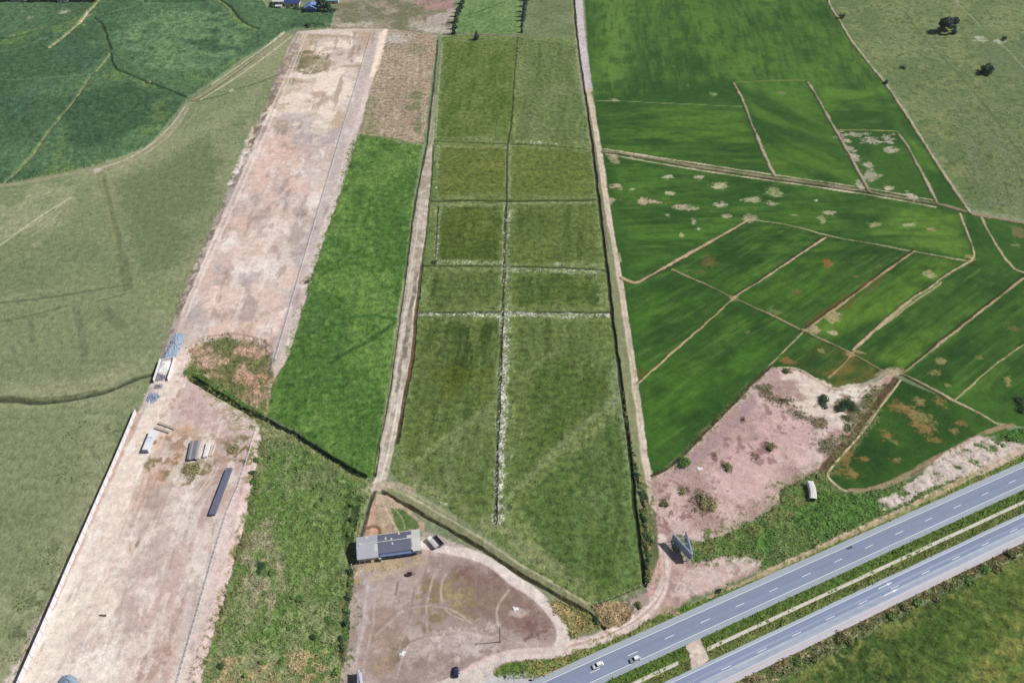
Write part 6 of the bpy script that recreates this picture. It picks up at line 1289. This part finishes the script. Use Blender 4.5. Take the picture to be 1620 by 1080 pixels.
def shrub(label, px, r, h, mat, n=260, name='shrub', group='loose shrubs', size=.32, cat='shrub', sy=1.0):
    g = GZ(*px); root = empty(name, g); tag(root, label, cat, None, group)
    cl = []
    for k in range(6):
        a_ = random.uniform(0, 6.28); f = random.uniform(0, .7)
        cl.append(((math.cos(a_) * r * f, math.sin(a_) * r * f * sy, h * random.uniform(.25, .6)), (r * random.uniform(.35, .6), r * sy * random.uniform(.35, .6), h * random.uniform(.3, .45))))
    V, Qd = leaves(cl, n, size); me = np_mesh('foliage', V, Qd); me.materials.append(mat)
    o = bpy.data.objects.new('foliage', me); COL.objects.link(o); o.parent = root
    m = MB()
    for k in range(4): m.tube((0, 0, -.1), (random.uniform(-.5, .5) * r, random.uniform(-.5, .5) * r * sy, h * .5), .06, .02, 5)
    m.build('stems', MT['bark'], root)
    return root
# pasture trees, top right
tree('pasture_tree', 'large dark spreading tree alone in the upper right pasture', (1492, 50), 13, 8.4, LM['blue'], 5200, size=.6, base=.02, asym=(1.5, 0))
tree('pasture_tree', 'smaller dark tree below the large one in the right pasture', (1557, 116), 7, 6.4, LM['dark'], 2000, size=.5, base=.0, asym=(1, 0))
for lab, p, h, r in (('small bush at the top of the right boundary bank', (1331, 29), 5, 2.6), ('small round bush midway on the right boundary bank', (1402, 132), 3.6, 2.4), ('low dark shrub in the pasture right of the bank', (1429, 108), 1.6, 3.2), ('small dark shrub beside the pale wet patch in the pasture', (1590, 62), 2.6, 2.6), ('small dark shrub on the pale wet patch in the pasture', (1586, 64), 2.0, 2.4)):
    shrub(lab, p, r, h, LM['dark'], 320, size=.45)
# rows at the top
GT = 'conifers in the row at the top'
for i, (x, y, h, r, lab) in enumerate([(732, 6, 8, 2.6, 'topmost'), (730, 14, 7, 2.4, 'second from the top'), (727, 20, 7, 2.2, 'third from the top'), (724, 26, 8, 2.2, 'fourth from the top'), (722, 36, 9, 3.0, 'third from the field bank'), (720, 46, 8.5, 2.4, 'second from the field bank'), (718, 54, 9, 2.8, 'nearest the field bank')]):
    tree('row_tree', 'narrow dark tree in the left row at the top, ' + lab, (x, y), h, r, LM['dark'], 620, shape='cone', size=.5, base=.08, group='narrow trees in the left row at the top', seed=i)
for i, (x, y, h, r, lab) in enumerate([(834, 1, 9, 2.6, 'topmost'), (831, 10, 9, 2.6, 'second from the top'), (830, 19, 9, 2.6, 'third from the top'), (829, 26, 8, 2.3, 'fourth from the top'), (827.5, 33, 8, 2.3, 'fifth from the top'), (826, 43, 5, 1.3, 'second from the lower end'), (825.5, 52, 4.5, 1.1, 'at the lower end')]):
    tree('row_tree', 'narrow dark tree in the right row at the top, ' + lab, (x, y), h, r, LM['blue'], 520, shape='cone', size=.5, base=.08, group='narrow trees in the right row at the top', seed=i + 9)
tree('cone_tree', 'small grey green cone shaped tree alone beside the field bank', (754, 63), 7.5, 2.8, LM['blue'], 700, shape='cone', size=.45, base=.05)
# houses at the top edge
def house(label, p, L, Wd, h, rh, wallm, roofm, rz_=0, along_x=True):
    g = GZ(*p); r_ = empty('house', g, rz_); tag(r_, label, 'house')
    MB().box(0, 0, -.3, L, Wd, h + .3).build('wall', wallm, r_)
    if along_x: MB().prism([(-Wd / 2 - .4, h), (0, h + rh), (Wd / 2 + .4, h), (Wd / 2 + .4, h - .14), (-Wd / 2 - .4, h - .14)], -L / 2 - .4, L / 2 + .4).build('roof', roofm, r_)
    else:
        o = MB().prism([(-L / 2 - .4, h), (0, h + rh), (L / 2 + .4, h), (L / 2 + .4, h - .14), (-L / 2 - .4, h - .14)], -Wd / 2 - .4, Wd / 2 + .4).build('roof', roofm, r_); o.rotation_euler = (0, 0, R(90))
    for x in (-.3, .3): f_ = MB().box(L * x, -Wd / 2 - .03, 1.0, 1.4, .1, 1.2).build('window', MT['white'], r_); MB().box(L * x, -Wd / 2 - .1, 1.1, 1.1, .06, 1.0).build('pane', MT['glass'], f_)
    MB().box(0, -Wd / 2 - .03, 0, 1.0, .1, 2.1).build('door', MT['wood'], r_)
    return r_
house('dark blue gabled house with a paler blue roof at the top edge', (493, 15.5), 11, 11, 3.0, 2.6, MT['wall_b'], MT['roof_gb'], 0, False)
house('cream walled house with a deep blue roof left of the gabled house', (463, 8), 13, 7, 3.0, 1.6, MT['wall_c'], MT['roof_slate'])
house('white house at the left end of the house row', (441, 6), 9, 7, 3.2, 1.0, MT['white'], MT['roof_p'])
house('small white shed in front of the white house', (441.5, 13), 5, 3, 2.2, .6, MT['white'], MT['roof_p'])
house('teal roofed shed at the right end of the house row', (528, 4), 9, 6, 2.6, 1.4, MT['wall_c'], pm('teal_roof', (120, 170, 178), .6, .08, .4))
house('small pale house on the far left horizon edge', (30, 0.8), 12, 6, 3.0, 1.6, pm('pale_blue_wall', (190, 202, 206), .8, .08), MT['roof_p'])
house('white house at the top edge beside the dirt track', (102, 2), 9, 6, 3.2, 1.4, MT['white'], MT['roof_p'])
for i, (x, y, h, r, lab) in enumerate([(507, 17, 12, 3.2, 'tall dark tree right of the gabled house'), (513, 17, 13, 3.4, 'taller dark tree between the gabled house and teal roof'), (519, 18, 9, 3.0, 'dark tree below the teal roof')]):
    tree('yard_tree', lab, (x, y), h, r, LM['dark'], 800, size=.6, base=.1)
for lab, p, r, h in (('dark bush at the left end of the house row', (430, 12), 3.5, 2.6), ('dark hedge bush in front of the white house', (439, 9), 4, 2.2), ('green bush in front of the cream house', (455, 14), 3, 1.8), ('green bush left of the gabled house', (468, 14.5), 3.4, 1.8), ('green bush touching the gabled house', (477, 15), 3, 2.0), ('bush at the right end of the house row', (527, 16), 4, 2.2), ('bush beside the small ditch at the field corner', (488, 41), 3.2, 2.0)):
    shrub(lab, p, r, h, LM['dark'], 300, size=.5)
for i, x in enumerate([4, 12, 47, 56, 66, 78, 88, 114, 124, 133, 143, 150]):
    tree('hedgerow_tree', 'dark tree in the hedgerow along the far top left edge', (x, 1.5), 6, 3.6, LM['dark'], 260, size=.7, base=.05, group='hedgerow trees at the far top left', seed=i)
# shrubs on the bare lot and verges
for lab, p, r, h, mt, n in (('big round green bush on the corner of the bare lot', (1085, 732), 4.4, 2.6, 'mid', 900), ('dense dark green bush on the white soil, left of the pair', (1301, 636), 4.4, 2.2, 'dark', 900), ('dense dark green bush on the white soil, middle one', (1328, 645), 4.0, 2.2, 'dark', 800), ('dark green bush on the white soil, right one', (1346, 640), 4.4, 2.0, 'dark', 800), ('low dark bush below the white soil bushes', (1338, 660), 3.4, 1.2, 'olive', 400), ('olive clump at the top edge of the bare lot', (1246, 588), 2.4, 1.2, 'olive', 260), ('large dry brush clump on the bare lot', (1118, 798), 5.2, 1.3, 'dry', 700),
                           ('small olive bush in the middle of the bare lot', (1150, 739), 2.4, 1.3, 'olive', 260), ('dark bush on the pink dirt of the lot', (1218, 710), 2.2, 1.3, 'olive', 260), ('small dry bush near the lot entrance', (1080, 776), 2.2, 1.0, 'dry', 220), ('olive bush at the road edge of the lot', (1049, 798), 2.6, 1.2, 'olive', 260), ('dry bush in the white soil of the lot', (1298, 672), 3.0, .8, 'dry', 240), ('dark bush at the right edge of the photo', (1612, 634), 3.6, 2.2, 'dark', 500), ('dark bush above the scrub at the right edge', (1618, 650), 4.2, 2.4, 'dark', 500),
                           ('round bush at the dry grass corner', (1011, 958), 2.0, 1.2, 'olive', 300), ('bush at the left end of the corner ditch', (943, 980), 2.2, 1.6, 'dark', 300), ('bush on the fence of the dirt strip', (487, 446), 2.0, 1.6, 'olive', 260), ('low bush on the field bank corner', (686, 415), 2.0, 1.2, 'dark', 220), ('dry brush heap below the beam stacks', (306, 743), 6.0, 1.0, 'dry', 700), ('brush right of the pale slabs on the strip', (372, 712), 3.4, .9, 'dry', 360), ('bush beside the fence of the lower strip', (402, 762), 2.4, 1.4, 'mid', 260)):
    shrub(lab, p, r, h, LM[mt], n)
for i, (x, y) in enumerate([(405, 728), (398, 748), (508, 768), (512, 790), (503, 800), (412, 895), (466, 945), (475, 948), (460, 992), (495, 1008), (418, 1048), (445, 1044), (520, 985), (350, 1055), (390, 1068), (432, 720), (470, 740), (540, 1010), (530, 1060), (430, 905)]):
    shrub('leafy bush in the rough ground south of the drain', (x, y), random.uniform(1.2, 3.0), random.uniform(.7, 1.5), LM[('mid', 'dark', 'light', 'mid')[i % 4]], 300, sy=random.uniform(.6, 1.3), group='leafy bushes in the rough ground')
for i, (x, y) in enumerate([(558, 800), (556, 822), (552, 846), (553, 905), (553, 925), (550, 945), (548, 965), (547, 985), (545, 1005), (543, 1025)]):
    shrub('dark bush in the hedge line left of the yard', (x, y), random.uniform(1.3, 2.0), random.uniform(1.4, 2.2), LM[('mid', 'dark')[i % 2]], 260, group='hedge bushes left of the yard')
HL = smooth([(985, 620), (993, 668), (1001, 715), (1010, 755), (1018, 800), (1022, 842), (1025, 880), (1022, 922)], 6)
for i, (x, y) in enumerate(HL):
    big = y > 745; o_ = random.uniform(-2, 4) if big else random.uniform(-1, 1)
    shrub('bush in the ragged hedge between the middle field and the right road', (x + o_, y + random.uniform(-3, 3)), random.uniform(1.1, 2.4) if big else random.uniform(.6, 1.1), random.uniform(.8, 1.9) if big else .9, LM[('olive', 'mid', 'dark', 'olive', 'dry')[i % 5]], 300 if big else 160, group='hedge bushes beside the right road', sy=random.uniform(.8, 1.8))
for i, (x, y) in enumerate([(1430, 996), (1452, 985), (1480, 968), (1500, 958), (1410, 1003), (1345, 1040), (1365, 1028), (1560, 905), (1575, 896), (1598, 888), (1260, 1072), (1290, 1066), (1330, 1048), (1530, 930)]):
    shrub('dark bush in the scrub strip south of the highway', (x, hw(1064 + 7 * (i % 3), x)), random.uniform(2.0, 3.6), random.uniform(1.0, 1.7), LM[('olive', 'mid', 'olive')[i % 3]], 380, group='bushes south of the highway')

# scattered tussocks in the pastures
tv = []
for P_, n_, br_ in (([(1500, 170), (1620, 160), (1700, 250), (1690, 345), (1545, 325)], 2200, .5), ([(1330, 20), (1430, 10), (1600, 180), (1500, 280), (1400, 110)], 900, .52), ([(300, 160), (400, 110), (440, 80), (400, 200), (340, 290), (250, 300)], 220, .55), ([(20, 960), (100, 830), (60, 1000), (10, 1060)], 200, .5), ([(120, 640), (210, 650), (150, 760), (60, 760)], 200, .52), ([(0, 300), (140, 280), (60, 400), (-100, 420)], 120, .54)):
    B, m, s_ = poly(P_, 4, 8); w_ = (m * (N['s'][B] > br_) * (N['m'][B] > .44) * (Wr[B[0]][:, None] ** 2)).ravel().astype(float)
    k_ = rng.choice(w_.size, n_, p=w_ / w_.sum()); tv.append(np.stack([X[B].ravel()[k_], Y[B].ravel()[k_], hgt[B].ravel()[k_]], 1))
tv = np.concatenate(tv); tv[:, :2] += rng.normal(size=(len(tv), 2)) * .4
r_ = rng.uniform(.2, .6, len(tv)); z_ = tv[:, 2] - .05; ring = []
for j in range(5):
    a_ = j * 1.2566 + rng.uniform(-.3, .3, len(tv)); q_ = r_ * rng.uniform(.7, 1.3, len(tv)); ring.append(np.stack([tv[:, 0] + np.cos(a_) * q_, tv[:, 1] + np.sin(a_) * q_, z_], 1))
apx = np.stack([tv[:, 0], tv[:, 1], z_ + r_ * .9], 1)
V = np.stack(ring + [apx], 1).reshape(-1, 3)
T_ = (np.arange(len(tv)) * 6)[:, None, None] + np.array([[0, 1, 5], [1, 2, 5], [2, 3, 5], [3, 4, 5], [4, 0, 5]])[None]
me = np_mesh('pasture_tussocks', V, T_.reshape(-1, 3), np.repeat(np.array([A(96, 112, 68)]), len(V), 0) * rng.uniform(.7, 1.3, (len(V), 1))); me.materials.append(ground_mat('tussock_blades', .8, 3, .25))
o = bpy.data.objects.new('pasture_tussocks', me); COL.objects.link(o); tag(o, 'dark grass tussocks scattered over the pastures', None, 'stuff')
# tall grass tufts over the rough ground: nobody could count them
rz_m = (zone == ZI['rough_grass']) & ~ch_no
ri, ci = np.nonzero(rz_m)
wgt = (Wr[ri] ** 2).astype(float); n_t = 46000
pick = rng.choice(len(ri), n_t, p=wgt / wgt.sum())
px_ = X[ri[pick], ci[pick]] + rng.normal(size=n_t) * .3; py_ = Y[ri[pick], ci[pick]] + rng.normal(size=n_t) * .3; pz_ = hgt[ri[pick], ci[pick]]
patch = N['s'][ri[pick], ci[pick]]
an = rng.uniform(0, 2 * np.pi, n_t); hh = rng.uniform(.15, .55, n_t) * (.4 + patch); ww = rng.uniform(.14, .38, n_t)
lx, ly = rng.normal(size=n_t) * .35, rng.normal(size=n_t) * .35
b0 = np.stack([px_ - np.cos(an) * ww, py_ - np.sin(an) * ww, pz_ - .05], 1); b1 = np.stack([px_ + np.cos(an) * ww, py_ + np.sin(an) * ww, pz_ - .05], 1)
t1 = np.stack([px_ + np.cos(an) * ww * .4 + lx, py_ + np.sin(an) * ww * .4 + ly, pz_ + hh], 1); t0 = np.stack([px_ - np.cos(an) * ww * .4 + lx, py_ - np.sin(an) * ww * .4 + ly, pz_ + hh], 1)
V = np.stack([b0, b1, t1, t0], 1).reshape(-1, 3)
cc = colr[ri[pick], ci[pick]] * rng.uniform(.85, 1.6, (n_t, 1)); cc = np.repeat(cc, 4, 0)
me = np_mesh('grass_tufts', V, np.arange(n_t * 4).reshape(n_t, 4), np.clip(cc, .003, .8)); me.materials.append(ground_mat('tuft_blades', .8, 3, .25))
o = bpy.data.objects.new('grass_tufts', me); COL.objects.link(o); tag(o, 'tall rough grass on the verges and waste ground', None, 'stuff')

# ---------------------------------------------------------------- thin summer haze
me = bpy.data.meshes.new('haze'); bm = bmesh.new(); bmesh.ops.create_cube(bm, size=1, matrix=Matrix.Translation((0, 0, 160)) @ Matrix.Diagonal((24400, 24400, 330, 1))); bm.to_mesh(me); bm.free()
hm = bpy.data.materials.new('haze'); hm.use_nodes = True; t_ = hm.node_tree
t_.nodes.remove(t_.nodes['Principled BSDF']); pv = t_.nodes.new('ShaderNodeVolumePrincipled'); pv.inputs['Color'].default_value = (.86, .92, 1, 1); pv.inputs['Density'].default_value = .000035
t_.links.new(pv.outputs[0], t_.nodes['Material Output'].inputs['Volume'])
me.materials.append(hm); o = bpy.data.objects.new('haze', me); COL.objects.link(o); tag(o, 'thin pale haze over the fields', None, 'stuff')
